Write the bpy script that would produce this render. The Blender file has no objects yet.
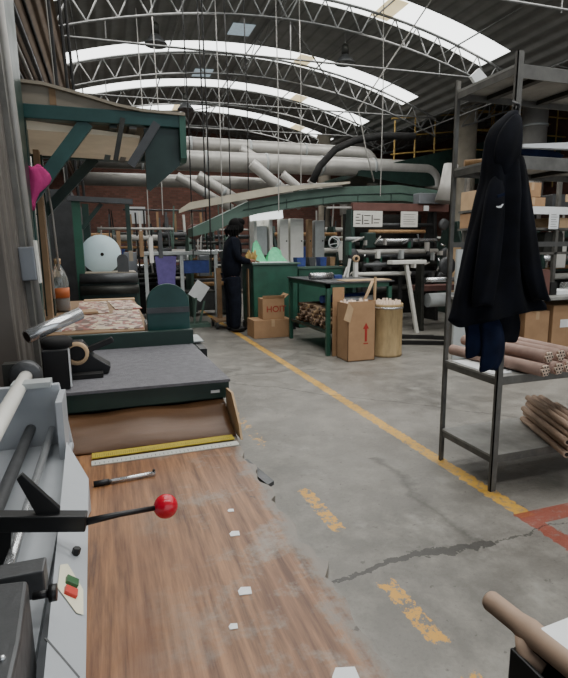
import bpy, bmesh, math, random
from mathutils import Vector, Matrix, Euler
R = math.radians
PI = math.pi
rnd = random.Random(7)
COL = bpy.context.scene.collection

# ------------------------------------------------------------------ materials
class NT:
    """small expression helper over a node tree"""
    def __init__(s, nt): s.nt = nt
    def n(s, t, **k):
        nd = s.nt.nodes.new(t)
        for a, b in k.items(): setattr(nd, a, b)
        return nd
    def put(s, sock, v):
        if isinstance(v, bpy.types.NodeSocket): s.nt.links.new(v, sock)
        else: sock.default_value = v
    def m(s, op, a, b=0.0, c=0.0):
        nd = s.n('ShaderNodeMath', operation=op)
        s.put(nd.inputs[0], a); s.put(nd.inputs[1], b)
        if op in ('MULTIPLY_ADD', 'SMOOTH_MIN', 'COMPARE'): s.put(nd.inputs[2], c)
        return nd.outputs[0]
    def ramp(s, v, lo, hi, a=0.0, b=1.0):
        nd = s.n('ShaderNodeMapRange'); s.put(nd.inputs[0], v)
        nd.inputs[1].default_value = lo; nd.inputs[2].default_value = hi
        nd.inputs[3].default_value = a; nd.inputs[4].default_value = b
        return nd.outputs[0]
    def noise(s, vec, scale, detail=4, rough=.55):
        nd = s.n('ShaderNodeTexNoise'); s.put(nd.inputs['Vector'], vec)
        nd.inputs['Scale'].default_value = scale; nd.inputs['Detail'].default_value = detail
        nd.inputs['Roughness'].default_value = rough
        return nd.outputs[0]
    def mapping(s, vec, scale=(1,1,1), rot=(0,0,0)):
        nd = s.n('ShaderNodeMapping'); s.put(nd.inputs[0], vec)
        nd.inputs['Scale'].default_value = scale; nd.inputs['Rotation'].default_value = rot
        return nd.outputs[0]
    def mix(s, f, a, b):
        nd = s.n('ShaderNodeMix', data_type='RGBA')
        s.put(nd.inputs[0], f); s.put(nd.inputs[6], a); s.put(nd.inputs[7], b)
        return nd.outputs[2]
    def band(s, v, c, w, soft=.004):
        d = s.m('ABSOLUTE', s.m('SUBTRACT', v, c))
        return s.ramp(d, w, w + soft, 1, 0)

def c4(c): return (c[0], c[1], c[2], 1.0)
def srgb(h):
    out = []
    for i in (0, 2, 4):
        v = int(h[i:i+2], 16) / 255
        out.append(v / 12.92 if v <= .04045 else ((v + .055) / 1.055) ** 2.4)
    return tuple(out)

MATS = {}
def mat(name, col, rough=.6, metal=0.0, var=.25, scale=12, bump=0.0, bscale=60, emit=0, stretch=(1,1,1), alpha=1, trans=0, spec=.4):
    if name in MATS: return MATS[name]
    if isinstance(col, str): col = srgb(col)
    m = bpy.data.materials.new(name); m.use_nodes = True
    nt = m.node_tree; x = NT(nt); b = nt.nodes['Principled BSDF']
    b.inputs['Specular IOR Level'].default_value = spec
    tc = x.n('ShaderNodeTexCoord').outputs['Object']
    v = x.mapping(tc, stretch)
    f = x.noise(v, scale, 5, .6)
    f = x.ramp(f, .3, .7)
    lo = tuple(max(0, k * (1 - var)) for k in col); hi = tuple(min(1, k * (1 + var)) for k in col)
    c = x.mix(f, c4(lo), c4(hi))
    x.put(b.inputs['Base Color'], c)
    x.put(b.inputs['Roughness'], x.ramp(f, 0, 1, min(1, rough + min(.08, rough*.2)), max(.02, rough - min(.08, rough*.2))))
    b.inputs['Metallic'].default_value = metal
    if alpha < 1: b.inputs['Alpha'].default_value = alpha
    if trans: b.inputs['Transmission Weight'].default_value = trans
    if emit:
        x.put(b.inputs['Emission Color'], c); b.inputs['Emission Strength'].default_value = emit
    if bump:
        bn = x.n('ShaderNodeBump'); bn.inputs['Strength'].default_value = bump; bn.inputs['Distance'].default_value = .01
        x.put(bn.inputs['Height'], x.noise(v, bscale, 4)); x.put(b.inputs['Normal'], bn.outputs[0])
    MATS[name] = m
    return m

def floor_material():
    m = bpy.data.materials.new('worn_concrete'); m.use_nodes = True
    nt = m.node_tree; x = NT(nt); b = nt.nodes['Principled BSDF']
    g = x.n('ShaderNodeNewGeometry').outputs['Position']
    sp = x.n('ShaderNodeSeparateXYZ'); x.put(sp.inputs[0], g); X, Y = sp.outputs[0], sp.outputs[1]
    big = x.noise(g, .9, 6, .6); mid = x.noise(g, 5, 6, .65); fine = x.noise(g, 60, 4, .7)
    c = x.mix(x.ramp(big, .3, .7), c4(srgb('5b5852')), c4(srgb('85817a')))
    c = x.mix(x.m('MULTIPLY', x.ramp(mid, .45, .75), .55), c, c4(srgb('a39f95')))
    c = x.mix(x.m('MULTIPLY', x.ramp(fine, .5, .8), .35), c, c4(srgb('4a4741')))
    spots = x.noise(g, 22, 3, .6)
    c = x.mix(x.m('MULTIPLY', x.ramp(spots, .66, .7), .6), c, c4(srgb('45423d')))
    pale = x.noise(g, 2.4, 5, .7)
    c = x.mix(x.m('MULTIPLY', x.ramp(pale, .58, .72), .4), c, c4(srgb('aaa79e')))
    # yellow lane line with wear
    wear = x.noise(g, 26, 6, .75)
    edge = x.m('MULTIPLY', x.m('SUBTRACT', x.noise(g, 30, 4), .5), .055)
    Xw = x.m('ADD', X, edge)
    y0 = x.m('MULTIPLY', x.m('GREATER_THAN', Y, 1.80), x.m('LESS_THAN', Y, 11.5))
    yl = x.m('MULTIPLY', x.m('MULTIPLY', x.band(Xw, 1.865, .042), y0), x.ramp(wear, .40, .48, .25, .92))
    ycol = x.mix(x.ramp(mid, .35, .65), c4(srgb('b58a34')), c4(srgb('d8a743')))
    c = x.mix(yl, c, ycol)
    # broken old paint dashes
    big2 = x.noise(x.mapping(g, (1, 1, 1)), 3.6, 2, .5)
    wear2 = x.noise(g, 17, 6, .8)
    win = x.band(Y, 2.22, .20, .1)
    win = x.m('MAXIMUM', win, x.band(Y, 1.43, .15, .08)); win = x.m('MAXIMUM', win, x.band(Y, 1.05, .06, .05))
    win = x.m('MAXIMUM', win, x.m('MULTIPLY', x.band(Y, 3.6, .45, .2), .75))
    thr = x.m('SUBTRACT', wear2, x.m('MULTIPLY', x.m('SUBTRACT', 1.0, win), .3))
    xd = x.m('MULTIPLY_ADD', x.m('SUBTRACT', Y, 1.9), -.03, .95)
    dd = x.band(x.m('SUBTRACT', Xw, xd), 0.0, .034); dd = x.m('MULTIPLY', dd, x.ramp(thr, .47, .49, 0, .9))
    c = x.mix(dd, c, c4(srgb('cf9a38')))
    # red bay corner
    def box(x0, x1, ya, yb):
        return x.m('MULTIPLY', x.m('MULTIPLY', x.m('GREATER_THAN', Xw, x0), x.m('LESS_THAN', Xw, x1)),
                   x.m('MULTIPLY', x.m('GREATER_THAN', Y, ya), x.m('LESS_THAN', Y, yb)))
    red = x.m('MAXIMUM', box(1.81, 3.2, 1.73, 1.84), box(1.81, 1.90, 1.0, 1.79))
    red = x.m('MULTIPLY', red, x.ramp(wear, .36, .46, .45, .9))
    c = x.mix(red, c, c4(srgb('8c4636')))
    # joints / cracks in the slab
    wob = x.m('MULTIPLY', x.m('SUBTRACT', x.noise(g, 2.2, 6, .7), .5), .34)
    wob2 = x.m('MULTIPLY', x.m('SUBTRACT', x.noise(g, 1.1, 5, .65), .5), .5)
    d1 = x.m('ABSOLUTE', x.m('SUBTRACT', x.m('ADD', Y, wob), 1.68))
    w1 = x.ramp(X, .75, 1.5, .012, .030)
    k1 = x.m('MULTIPLY', x.m('LESS_THAN', d1, w1), x.m('MULTIPLY', x.m('GREATER_THAN', X, .3), x.m('LESS_THAN', X, 1.55)))
    k1b = x.m('MULTIPLY', x.m('LESS_THAN', d1, .006), x.m('GREATER_THAN', X, 1.4))
    d2 = x.m('ABSOLUTE', x.m('SUBTRACT', x.m('ADD', Y, wob2), x.m('MULTIPLY_ADD', X, -1.0, 5.9)))
    k2 = x.m('MULTIPLY', x.m('LESS_THAN', d2, .012), x.m('GREATER_THAN', X, .3))
    d3 = x.m('ABSOLUTE', x.m('SUBTRACT', x.m('ADD', Y, wob2), 5.1))
    k3 = x.m('MULTIPLY', x.m('LESS_THAN', d3, .016), x.m('LESS_THAN', X, 2.1))
    d4 = x.m('ABSOLUTE', x.m('SUBTRACT', x.m('ADD', X, wob), 1.50))
    k4 = x.m('MULTIPLY', x.ramp(d4, .0, .05, .5, 0), x.m('MULTIPLY', x.m('GREATER_THAN', Y, 1.68), x.m('LESS_THAN', Y, 2.7)))
    k = x.m('MAXIMUM', x.m('MAXIMUM', x.m('MULTIPLY', k1, .8), x.m('MULTIPLY', k1b, .6)), x.m('MAXIMUM', x.m('MULTIPLY', k2, .5), x.m('MULTIPLY', k3, .45)))
    k = x.m('MAXIMUM', k, k4)
    c = x.mix(k, c, c4(srgb('2c2a27')))
    x.put(b.inputs['Base Color'], c)
    x.put(b.inputs['Roughness'], x.ramp(mid, .3, .7, .34, .56))
    b.inputs['Specular IOR Level'].default_value = .5
    bn = x.n('ShaderNodeBump'); bn.inputs['Strength'].default_value = .25; bn.inputs['Distance'].default_value = .01
    x.put(bn.inputs['Height'], x.m('SUBTRACT', x.m('MULTIPLY_ADD', mid, .6, fine), k)); x.put(b.inputs['Normal'], bn.outputs[0])
    return m

def wood_material():
    m = bpy.data.materials.new('worn_wood_laminate'); m.use_nodes = True
    nt = m.node_tree; x = NT(nt); b = nt.nodes['Principled BSDF']
    g = x.n('ShaderNodeNewGeometry').outputs['Position']
    v = x.mapping(g, (46, 2.6, 1), (0, 0, R(12)))
    gr = x.noise(v, 1.6, 8, .68); fig = x.noise(x.mapping(g, (7, 1.5, 1), (0, 0, R(14))), 1.7, 5, .6)
    c = x.mix(x.ramp(gr, .36, .64), c4(srgb('503320')), c4(srgb('9b6e48')))
    c = x.mix(x.m('MULTIPLY', x.ramp(fig, .42, .68), .55), c, c4(srgb('6b452d')))
    sp = x.n('ShaderNodeSeparateXYZ'); x.put(sp.inputs[0], g)
    w = x.noise(g, 5.0, 6, .72)
    wear = x.m('MULTIPLY', x.ramp(w, .50, .60), x.ramp(sp.outputs[0], .0, .22, .05, .95))
    wear = x.m('MULTIPLY', wear, x.ramp(x.noise(g, 60, 3, .7), .3, .6, .35, 1))
    c = x.mix(wear, c, c4(srgb('8a8278')))
    edge = x.ramp(x.m('ADD', sp.outputs[0], x.m('MULTIPLY', x.noise(g, 14, 6, .75), .16)), .335, .365)
    c = x.mix(x.m('MULTIPLY', edge, .9), c, c4(srgb('77726a')))
    dk = x.noise(g, 17, 5, .75)
    c = x.mix(x.m('MULTIPLY', x.ramp(dk, .66, .70), x.ramp(sp.outputs[0], .08, .2, 0, .75)), c, c4(srgb('3b342e')))
    wh = x.noise(g, 26, 4, .8)
    c = x.mix(x.m('MULTIPLY', x.ramp(wh, .70, .73), x.ramp(sp.outputs[0], .1, .25, 0, .7)), c, c4(srgb('c6bfb5')))
    x.put(b.inputs['Base Color'], c)
    x.put(b.inputs['Roughness'], x.ramp(gr, .3, .7, .5, .34))
    bn = x.n('ShaderNodeBump'); bn.inputs['Strength'].default_value = .1; bn.inputs['Distance'].default_value = .004
    x.put(bn.inputs['Height'], x.m('ADD', gr, wear)); x.put(b.inputs['Normal'], bn.outputs[0])
    return m

def brick_material():
    m = bpy.data.materials.new('red_brick'); m.use_nodes = True
    nt = m.node_tree; x = NT(nt); b = nt.nodes['Principled BSDF']
    g = x.n('ShaderNodeNewGeometry').outputs['Position']
    sp = x.n('ShaderNodeSeparateXYZ'); x.put(sp.inputs[0], g)
    cm = x.n('ShaderNodeCombineXYZ'); x.put(cm.inputs[0], x.m('ADD', sp.outputs[0], sp.outputs[1])); x.put(cm.inputs[1], sp.outputs[2])
    br = x.n('ShaderNodeTexBrick'); x.put(br.inputs['Vector'], cm.outputs[0])
    br.inputs['Color1'].default_value = c4(srgb('7c5246')); br.inputs['Color2'].default_value = c4(srgb('5f3d33'))
    br.inputs['Mortar'].default_value = c4(srgb('5e5048')); br.inputs['Scale'].default_value = 3.2
    br.inputs['Mortar Size'].default_value = .02
    n = x.noise(g, .8, 5, .6)
    c = x.mix(x.m('MULTIPLY', x.ramp(n, .35, .7), .6), br.outputs[0], c4(srgb('4a3731')))
    x.put(b.inputs['Base Color'], c); b.inputs['Roughness'].default_value = .9
    return m

def ribbed_material(name, a, bcol, freq, axis=0, rough=.6, metal=0.0, strength=.6):
    m = bpy.data.materials.new(name); m.use_nodes = True
    nt = m.node_tree; x = NT(nt); b = nt.nodes['Principled BSDF']
    g = x.n('ShaderNodeNewGeometry').outputs['Position']
    sp = x.n('ShaderNodeSeparateXYZ'); x.put(sp.inputs[0], g)
    s = x.m('SINE', x.m('MULTIPLY', sp.outputs[axis], freq))
    n = x.noise(g, 2.5, 5, .65)
    c = x.mix(x.ramp(n, .3, .7), c4(srgb(a)), c4(srgb(bcol)))
    c = x.mix(x.ramp(s, .7, 1, 0, .45), c, c4(tuple(k * .45 for k in srgb(a))))
    x.put(b.inputs['Base Color'], c); b.inputs['Roughness'].default_value = rough; b.inputs['Metallic'].default_value = metal
    bn = x.n('ShaderNodeBump'); bn.inputs['Strength'].default_value = strength; bn.inputs['Distance'].default_value = .03
    x.put(bn.inputs['Height'], s); x.put(b.inputs['Normal'], bn.outputs[0])
    return m

def fabric_material(name, a, bcol, rough=.95, scale=8):
    m = bpy.data.materials.new(name); m.use_nodes = True
    nt = m.node_tree; x = NT(nt); b = nt.nodes['Principled BSDF']
    g = x.n('ShaderNodeNewGeometry').outputs['Position']
    n = x.noise(g, scale, 5, .6)
    x.put(b.inputs['Base Color'], x.mix(x.ramp(n, .35, .7), c4(srgb(a)), c4(srgb(bcol))))
    b.inputs['Roughness'].default_value = rough; b.inputs['Specular IOR Level'].default_value = .15
    bn = x.n('ShaderNodeBump'); bn.inputs['Strength'].default_value = .35; bn.inputs['Distance'].default_value = .004
    x.put(bn.inputs['Height'], x.noise(g, 300, 3)); x.put(b.inputs['Normal'], bn.outputs[0])
    return m

def print_material():
    """printed sheets lying on the rear table"""
    m = bpy.data.materials.new('printed_sheet'); m.use_nodes = True
    nt = m.node_tree; x = NT(nt); b = nt.nodes['Principled BSDF']
    g = x.n('ShaderNodeNewGeometry').outputs['Position']
    v = x.mapping(g, (1, .55, 1))
    vo = x.n('ShaderNodeTexVoronoi'); vo.distance = 'CHEBYCHEV'; x.put(vo.inputs['Vector'], v); vo.inputs['Scale'].default_value = 38
    sp = x.n('ShaderNodeSeparateColor'); x.put(sp.inputs[0], vo.outputs['Color'])
    c = x.mix(x.m('GREATER_THAN', sp.outputs[0], .55), c4(srgb('c9b6a4')), c4(srgb('9b5b50')))
    c = x.mix(x.m('GREATER_THAN', sp.outputs[1], .72), c, c4(srgb('6f5347')))
    c = x.mix(x.m('GREATER_THAN', sp.outputs[2], .8), c, c4(srgb('d8c9a8')))
    x.put(b.inputs['Base Color'], c); b.inputs['Roughness'].default_value = .5
    return m

M = dict(
    floor=floor_material(), wood=wood_material(), brick=brick_material(),
    roof=ribbed_material('corrugated_roof', '747471', '8a8986', 24, 0, .75),
    darkwall=mat('dark_wall', '2b2926', .9, var=.4, scale=3),
    panel=ribbed_material('grey_brown_panel', '56504a', '69635c', 60, 1, .6, .2, .9),
    board=ribbed_material('brown_boards', '5f4f42', '77634f', 70, 0, .85),
    truss=mat('truss_steel', '686866', .5, .2, .2), steel=mat('rack_steel', '64625d', .5, .35, .3, 9, .1),
    racktop=mat('rack_shelf_steel', '8b8a85', .45, .25, .28, 6), darksteel=mat('dark_steel', '33332f', .5, .4, .35),
    lightgrey=mat('machine_grey_paint', 'a9adb1', .42, .1, .06, 5), midgrey=mat('machine_grey_plate', '7b7e82', .4, .4, .12, 6),
    cast=mat('cast_grey', '4c4d4e', .45, .4, .2, 10, .1),
    chrome=mat('chrome', 'dfe1e2', .22, .8, .04), black=mat('black_plastic', '131314', .38, 0, .2, 14), blackrub=mat('black_rubber', '191817', .8, 0, .3),
    white=mat('white_paper', 'e2e4e4', .6, 0, .03), whiteplast=mat('white_plastic', 'd6d4cc', .45, 0, .06), cream=mat('cream_sticker', 'ddd8be', .6, 0, .05),
    red=mat('red_ball', 'c3142d', .18, 0, .05, spec=.6), redsw=mat('red_switch', 'c0392f', .4, 0, .08), greensw=mat('green_switch', '2f5a35', .4, 0, .1),
    green=mat('machine_green', '2b5243', .38, .0, .25, 5), dgreen=mat('dark_green_paint', '20332d', .4, 0, .3, 6), teal=mat('teal_green', '1f4541', .38, 0, .25, 7),
    mgreen=mat('mid_green', '4b6156', .5, 0, .2, 3), bgreen=mat('glowing_green_plastic', '58b987', .5, 0, .15, 20, emit=.15),  # green bag plastic emits a faint glow to look brighter
    baize=mat('grey_rubber_top', '67666a', .72, 0, .15, 40, .3, 200),
    kraft=mat('kraft_cardboard', 'a2805f', .8, 0, .1, 5), kraftd=mat('brown_wrapping_paper', '5a3f29', .42, 0, .25, 4, .15, 12, stretch=(1,3,1)),
    kraftl=mat('pale_cardboard', 'b79a78', .8, 0, .1, 6), drum=mat('fibre_drum', '9b8560', .7, 0, .22, 5, stretch=(4,4,1)),
    tube=mat('cardboard_tube', 'a58c78', .75, 0, .14, 9), tubep=mat('pinkish_kraft_tube', 'a3877a', .7, 0, .15, 14), tubeend=mat('tube_core', 'cbb5a2', .8, 0, .15),
    core=mat('dark_core_hole', '2a211c', .9), wrod=mat('wooden_rod', '9c7a54', .7, 0, .3, 20),
    yellow=mat('yellow_rule', 'b7a33a', .4, .2, .15, 30), whiterule=mat('pale_rule', 'cfcfc6', .35, .3, .06, 20),
    pink=fabric_material('pink_cloth', '9c2c62', 'b8447c'), hood=fabric_material('black_fabric', '08090d', '10121a'),
    navy=fabric_material('navy_fabric', '0b1224', '16203a'), worker=fabric_material('worker_navy', '0d1018', '191d28'),
    hair=mat('dark_hair', '070606', .75, spec=.15), skin=mat('skin', '8a5e48', .55, 0, .1), shoe=mat('shoe_black', '0e0d0d', .5),
    beige=mat('beige_sheet', '8d8373', .55, 0, .15, 4), under=mat('glowing_lining', 'c9bda6', .6, 0, .15, 4, emit=.12), beigel=mat('pale_beige_bar', 'b3ab98', .6, 0, .12, 5),  # canopy underside: light through the sheet put in as paler colour and faint glow
    duct=mat('galvanised_duct', 'a9a6a0', .45, .35, .15, 3), redbeam=mat('red_brown_beam', '64443d', .6, 0, .2, 4),
    rail=mat('yellow_rail', '9a7f45', .6, 0, .2), pipe=mat('pale_pipe', '9f9c96', .45, .2, .1), wire=mat('black_wire', '161514', .7),
    col=mat('concrete_column', '7e776a', .8, 0, .2, 3), tan=mat('tan_wood', '8a6f52', .7, 0, .2, 6),
    blue=mat('blue_plastic', '30407c', .5, 0, .2), purple=mat('purple_plastic', '62558f', .5, 0, .15), orange=mat('orange_label', 'c06a3c', .6, 0, .2),
    glass=mat('clear_plastic', 'c9d2d0', .15, 0, .03, trans=.75), tea=mat('orange_drink', '8e4b22', .2, 0, .1, trans=.25),
    lamp=mat('lit_white', 'f2f6f4', .6, 0, .02, emit=1.6), redink=mat('red_ink', '9c2a22', .7, 0, .1), ink=mat('grey_ink', '55504a', .7, 0, .1),
    print=print_material(), skylight=mat('skylight_sheet', 'f3f6f4', .6, 0, .02, 2, emit=4.0), skyblue=mat('small_roof_pane', 'aebfc9', .6, 0, .1, emit=.55),
    disc=mat('glowing_pale_disc', 'c2d6da', .5, 0, .03, emit=.12), paleplate=mat('pale_plate', 'a7abaa', .5, .1, .1), skysheet=mat('aged_skylight_sheet', 'd8c79c', .6, 0, .15, 3, emit=1.6),  # paper disc gets a slight glow of its own, though no lamp
    foil=mat('foil', 'cfcfcf', .25, .9, .1, 30, .5, 40),
)

# ------------------------------------------------------------------ mesh helpers
class MB:
    def __init__(s): s.bm = bmesh.new(); s.mats = []
    def _mi(s, m):
        if m is None: return 0
        if m not in s.mats: s.mats.append(m)
        return s.mats.index(m)
    def box(s, lo, hi, m=None, rot=None, piv=None):
        v = [s.bm.verts.new((x, y, z)) for x in (lo[0], hi[0]) for y in (lo[1], hi[1]) for z in (lo[2], hi[2])]
        i = s._mi(m)
        for f in ((0,1,3,2),(4,6,7,5),(0,4,5,1),(2,3,7,6),(0,2,6,4),(1,5,7,3)):
            s.bm.faces.new([v[k] for k in f]).material_index = i
        if rot:
            p = Vector(piv) if piv else (Vector(lo) + Vector(hi)) / 2
            Mx = Euler(rot).to_matrix()
            for q in v: q.co = Mx @ (q.co - p) + p
        return s
    def bar(s, a, b, w, h, m=None):
        """rectangular bar from a to b"""
        a, b = Vector(a), Vector(b); d = (b - a).normalized()
        up = Vector((0, 0, 1)) if abs(d.z) < .95 else Vector((0, 1, 0))
        sx = d.cross(up).normalized() * w / 2; sz = sx.cross(d).normalized() * h / 2
        i = s._mi(m); r = []
        for p in (a, b): r.append([s.bm.verts.new(p + q) for q in (sx + sz, -sx + sz, -sx - sz, sx - sz)])
        for k in range(4): s.bm.faces.new([r[0][k], r[0][(k+1) % 4], r[1][(k+1) % 4], r[1][k]]).material_index = i
        s.bm.faces.new(r[0][::-1]).material_index = i; s.bm.faces.new(r[1]).material_index = i
        return s
    def cyl(s, a, b, r, seg=16, m=None, r2=None, caps=True):
        return s.path([a, b], [r, r if r2 is None else r2], seg, m, caps)
    def path(s, pts, rr, seg=10, m=None, caps=True):
        pts = [Vector(p) for p in pts]; n = len(pts)
        if not isinstance(rr, (list, tuple)): rr = [rr] * n
        i = s._mi(m); rings = []; last = None
        for k, p in enumerate(pts):
            d = (pts[min(k+1, n-1)] - pts[max(k-1, 0)]).normalized()
            if last is None:
                u = d.cross(Vector((0, 0, 1)) if abs(d.z) < .9 else Vector((0, 1, 0))).normalized()
            else: u = (last - d * last.dot(d)).normalized()
            last = u; w = d.cross(u)
            rings.append([s.bm.verts.new(p + (u * math.cos(t) + w * math.sin(t)) * rr[k]) for t in [2*PI*j/seg for j in range(seg)]])
        for k in range(n - 1):
            for j in range(seg):
                f = s.bm.faces.new([rings[k][j], rings[k][(j+1) % seg], rings[k+1][(j+1) % seg], rings[k+1][j]])
                f.material_index = i; f.smooth = seg > 6
        if caps:
            s.bm.faces.new(rings[0][::-1]).material_index = i; s.bm.faces.new(rings[-1]).material_index = i
        return s
    def lathe(s, c, prof, seg=24, m=None, axis='z'):
        """prof: (radius, height) pairs"""
        c = Vector(c); i = s._mi(m); rings = []
        for r, h in prof:
            ring = []
            for j in range(seg):
                t = 2*PI*j/seg; q = Vector((r*math.cos(t), r*math.sin(t), h))
                if axis == 'y': q = Vector((q.x, q.z, q.y))
                if axis == 'x': q = Vector((q.z, q.x, q.y))
                ring.append(s.bm.verts.new(c + q))
            rings.append(ring)
        for k in range(len(rings) - 1):
            for j in range(seg):
                f = s.bm.faces.new([rings[k][j], rings[k][(j+1) % seg], rings[k+1][(j+1) % seg], rings[k+1][j]])
                f.material_index = i; f.smooth = True
        for rg in ((rings[0], rings[-1]) if prof[0] != prof[-1] else ()):
            try: s.bm.faces.new(rg).material_index = i
            except ValueError: pass
        return s
    def prism(s, poly, axis, a, b, m=None):
        """poly in the two other axes (in xyz order), extruded along axis from a to b"""
        i = s._mi(m)
        def P(u, v, t): return {'x': (t, u, v), 'y': (u, t, v), 'z': (u, v, t)}[axis]
        A = [s.bm.verts.new(P(u, v, a)) for u, v in poly]; B = [s.bm.verts.new(P(u, v, b)) for u, v in poly]
        n = len(poly)
        s.bm.faces.new(A).material_index = i; s.bm.faces.new(B[::-1]).material_index = i
        for k in range(n): s.bm.faces.new([A[k], B[k], B[(k+1) % n], A[(k+1) % n]]).material_index = i
        return s
    def ball(s, c, r, m=None, seg=20, sc=(1,1,1)):
        mx = Matrix.Translation(c) @ Matrix.Diagonal((*sc, 1))
        i = s._mi(m)
        g = bmesh.ops.create_uvsphere(s.bm, u_segments=seg, v_segments=seg//2+2, radius=r, matrix=mx)
        for v in g['verts']:
            for f in v.link_faces: f.material_index = i; f.smooth = True
        return s
    def rings(s, rs, m=None, closed=True, cap=True, smooth=True):
        """loft through rings of points"""
        i = s._mi(m); V = [[s.bm.verts.new(p) for p in r] for r in rs]; n = len(V[0])
        for k in range(len(V) - 1):
            for j in range(n if closed else n - 1):
                f = s.bm.faces.new([V[k][j], V[k][(j+1) % n], V[k+1][(j+1) % n], V[k+1][j]])
                f.material_index = i; f.smooth = smooth
        if cap and closed:
            s.bm.faces.new(V[0][::-1]).material_index = i; s.bm.faces.new(V[-1]).material_index = i
        return s
    def build(s, name, m=None, parent=None, bevel=0, loc=None, **tags):
        me = bpy.data.meshes.new(name)
        bmesh.ops.recalc_face_normals(s.bm, faces=s.bm.faces)
        s.bm.to_mesh(me); s.bm.free()
        if s.mats:
            for q in s.mats: me.materials.append(q)
        else: me.materials.append(m)
        o = bpy.data.objects.new(name, me); COL.objects.link(o)
        if parent:
            o.parent = parent
            w = Vector((0,0,0)); p = parent
            while p: w += Vector(p.location); p = p.parent
            me.transform(Matrix.Translation(-w))
        else:                       # origin at the thing's base
            bb = [Vector(c) for c in o.bound_box]
            ce = sum(bb, Vector()) / 8; ce.z = min(b.z for b in bb)
            me.transform(Matrix.Translation(-ce)); o.location = ce
        if bevel:
            b = o.modifiers.new('bevel', 'BEVEL'); b.width = bevel; b.segments = 2; b.limit_method = 'ANGLE'
        for k, v in tags.items(): o[k] = v
        return o

def tag(o, label, cat, group=None):
    o['label'] = label; o['category'] = cat
    if group: o['group'] = group
    return o
def thing(name, label, cat, loc=(0,0,0), group=None):
    o = bpy.data.objects.new(name, None); COL.objects.link(o); o.location = loc; o.empty_display_size = .1
    return tag(o, label, cat, group)
def struct(o): o['kind'] = 'structure'; return o
def copy_tree(o, loc, label, group=None, rot=None):
    r = o.copy(); COL.objects.link(r); r.location = loc; r['label'] = label
    if group: r['group'] = group
    if rot: r.rotation_euler = rot
    for ch in list(o.children):
        c = ch.copy(); COL.objects.link(c); c.parent = r
        for g in list(ch.children):
            d = g.copy(); COL.objects.link(d); d.parent = c
    return r
def arc_pts(c, r, a0, a1, n, plane='xz'):
    out = []
    for k in range(n + 1):
        t = R(a0 + (a1 - a0) * k / n); u, v = r*math.cos(t), r*math.sin(t)
        out.append((c[0]+u, c[1], c[2]+v) if plane == 'xz' else (c[0]+u, c[1]+v, c[2]) if plane == 'xy' else (c[0], c[1]+u, c[2]+v))
    return out

# ------------------------------------------------------------------ camera
cam = bpy.data.cameras.new('camera'); co = bpy.data.objects.new('camera', cam); COL.objects.link(co)
xr = Vector((0.94614078, -0.32360265, -0.00994741)); yd = Vector((-0.06538116, -0.16088719, -0.98480486)); fw = Vector((0.31708505, 0.93241441, -0.17337945))
mw = Matrix((xr, -yd, -fw)).transposed().to_4x4(); mw.translation = Vector((0, 0, 1.3)); co.matrix_world = mw
cam.sensor_fit = 'HORIZONTAL'; cam.sensor_width = 36; cam.lens = 36 * 510 / 568; cam.clip_start = .05
bpy.context.scene.camera = co

# ------------------------------------------------------------------ building shell
XC = 3.2
def roof_z(x):
    if x <= 8.3: return 5.65 - .040 * (x - XC) ** 2
    return 4.61 + .95 * (1 - math.exp(-(x - 8.3) * .55))
XW0, XW1, YB, YF = -2.2, 13.0, 20.0, -4.0
struct(MB().box((XW0, YF, -.1), (XW1, YB, 0)).build('floor', M['floor']))
struct(MB().box((XW0-.2, YB, 0), (XW1+.2, YB+.2, 5.9)).build('wall_back', M['brick']))
struct(MB().box((XW0-.2, YF, 0), (XW0, YB, 5.2)).build('wall_left', M['darkwall']))
struct(MB().box((XW1, YF, 0), (XW1+.2, YB, 5.9)).build('wall_right', M['brick']))
struct(MB().box((XW0-.2, YF-.2, 0), (XW0+1.2, YF, 5.9)).box((XW1-1.5, YF-.2, 0), (XW1+.2, YF, 5.9)).box((XW0+1.2, YF-.2, 4.6), (XW1-1.5, YF, 5.9)).build('wall_front', M['darkwall']))  # unseen front wall, opened wide so outside light fills the hall
strips = [(-.6, .8), (1.4, .8), (3.4, .8), (5.5, .8), (8.45, .85), (11.5, .75), (14.0, .7), (16.5, .7)]
xs = [XW0 + (XW1 - XW0) * k / 64 for k in range(65)]
def roof_piece(mb, x0, x1, ya, yb, dz=0, th=.05):
    pts = [x0] + [x for x in xs if x0 < x < x1] + [x1]
    top = [(x, roof_z(x) + dz + th) for x in pts]; bot = [(x, roof_z(x) + dz) for x in pts]
    mb.prism(bot + top[::-1], 'y', ya, yb)
SX0, SX1 = -.9, 7.45
mb = MB(); y = YF
for a, w in strips:
    roof_piece(mb, XW0-.2, XW1+.2, y, a); roof_piece(mb, XW0-.2, SX0, a, a+w); roof_piece(mb, SX1, XW1+.2, a, a+w); y = a + w
roof_piece(mb, XW0-.2, XW1+.2, y, YB)
struct(mb.build('ceiling', M['roof']))
for k, (a, w) in enumerate(strips):
    mb = MB(); roof_piece(mb, SX0, SX1, a, a+w, .012, .03); w_ = struct(mb.build('window_%d' % (k+1), M['skylight']))
    if a > 8:
        mb = MB()
        for q in ([4.9], [4.4], [5.2], [2.2, 6.1])[(k-4) % 4]:
            roof_piece(mb, q, q+.35, a+.05, a+w-.05, .005, .01)
        mb.build('pane', M['skysheet'], w_)
for k, (cx_, cy_) in enumerate([(2.6, 10.5), (2.3, 13.2)]):
    mb = MB(); roof_piece(mb, cx_, cx_+.45, cy_, cy_+.55, -.02, .01); struct(mb.build('window_%d' % (9+k), M['skyblue']))
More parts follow.
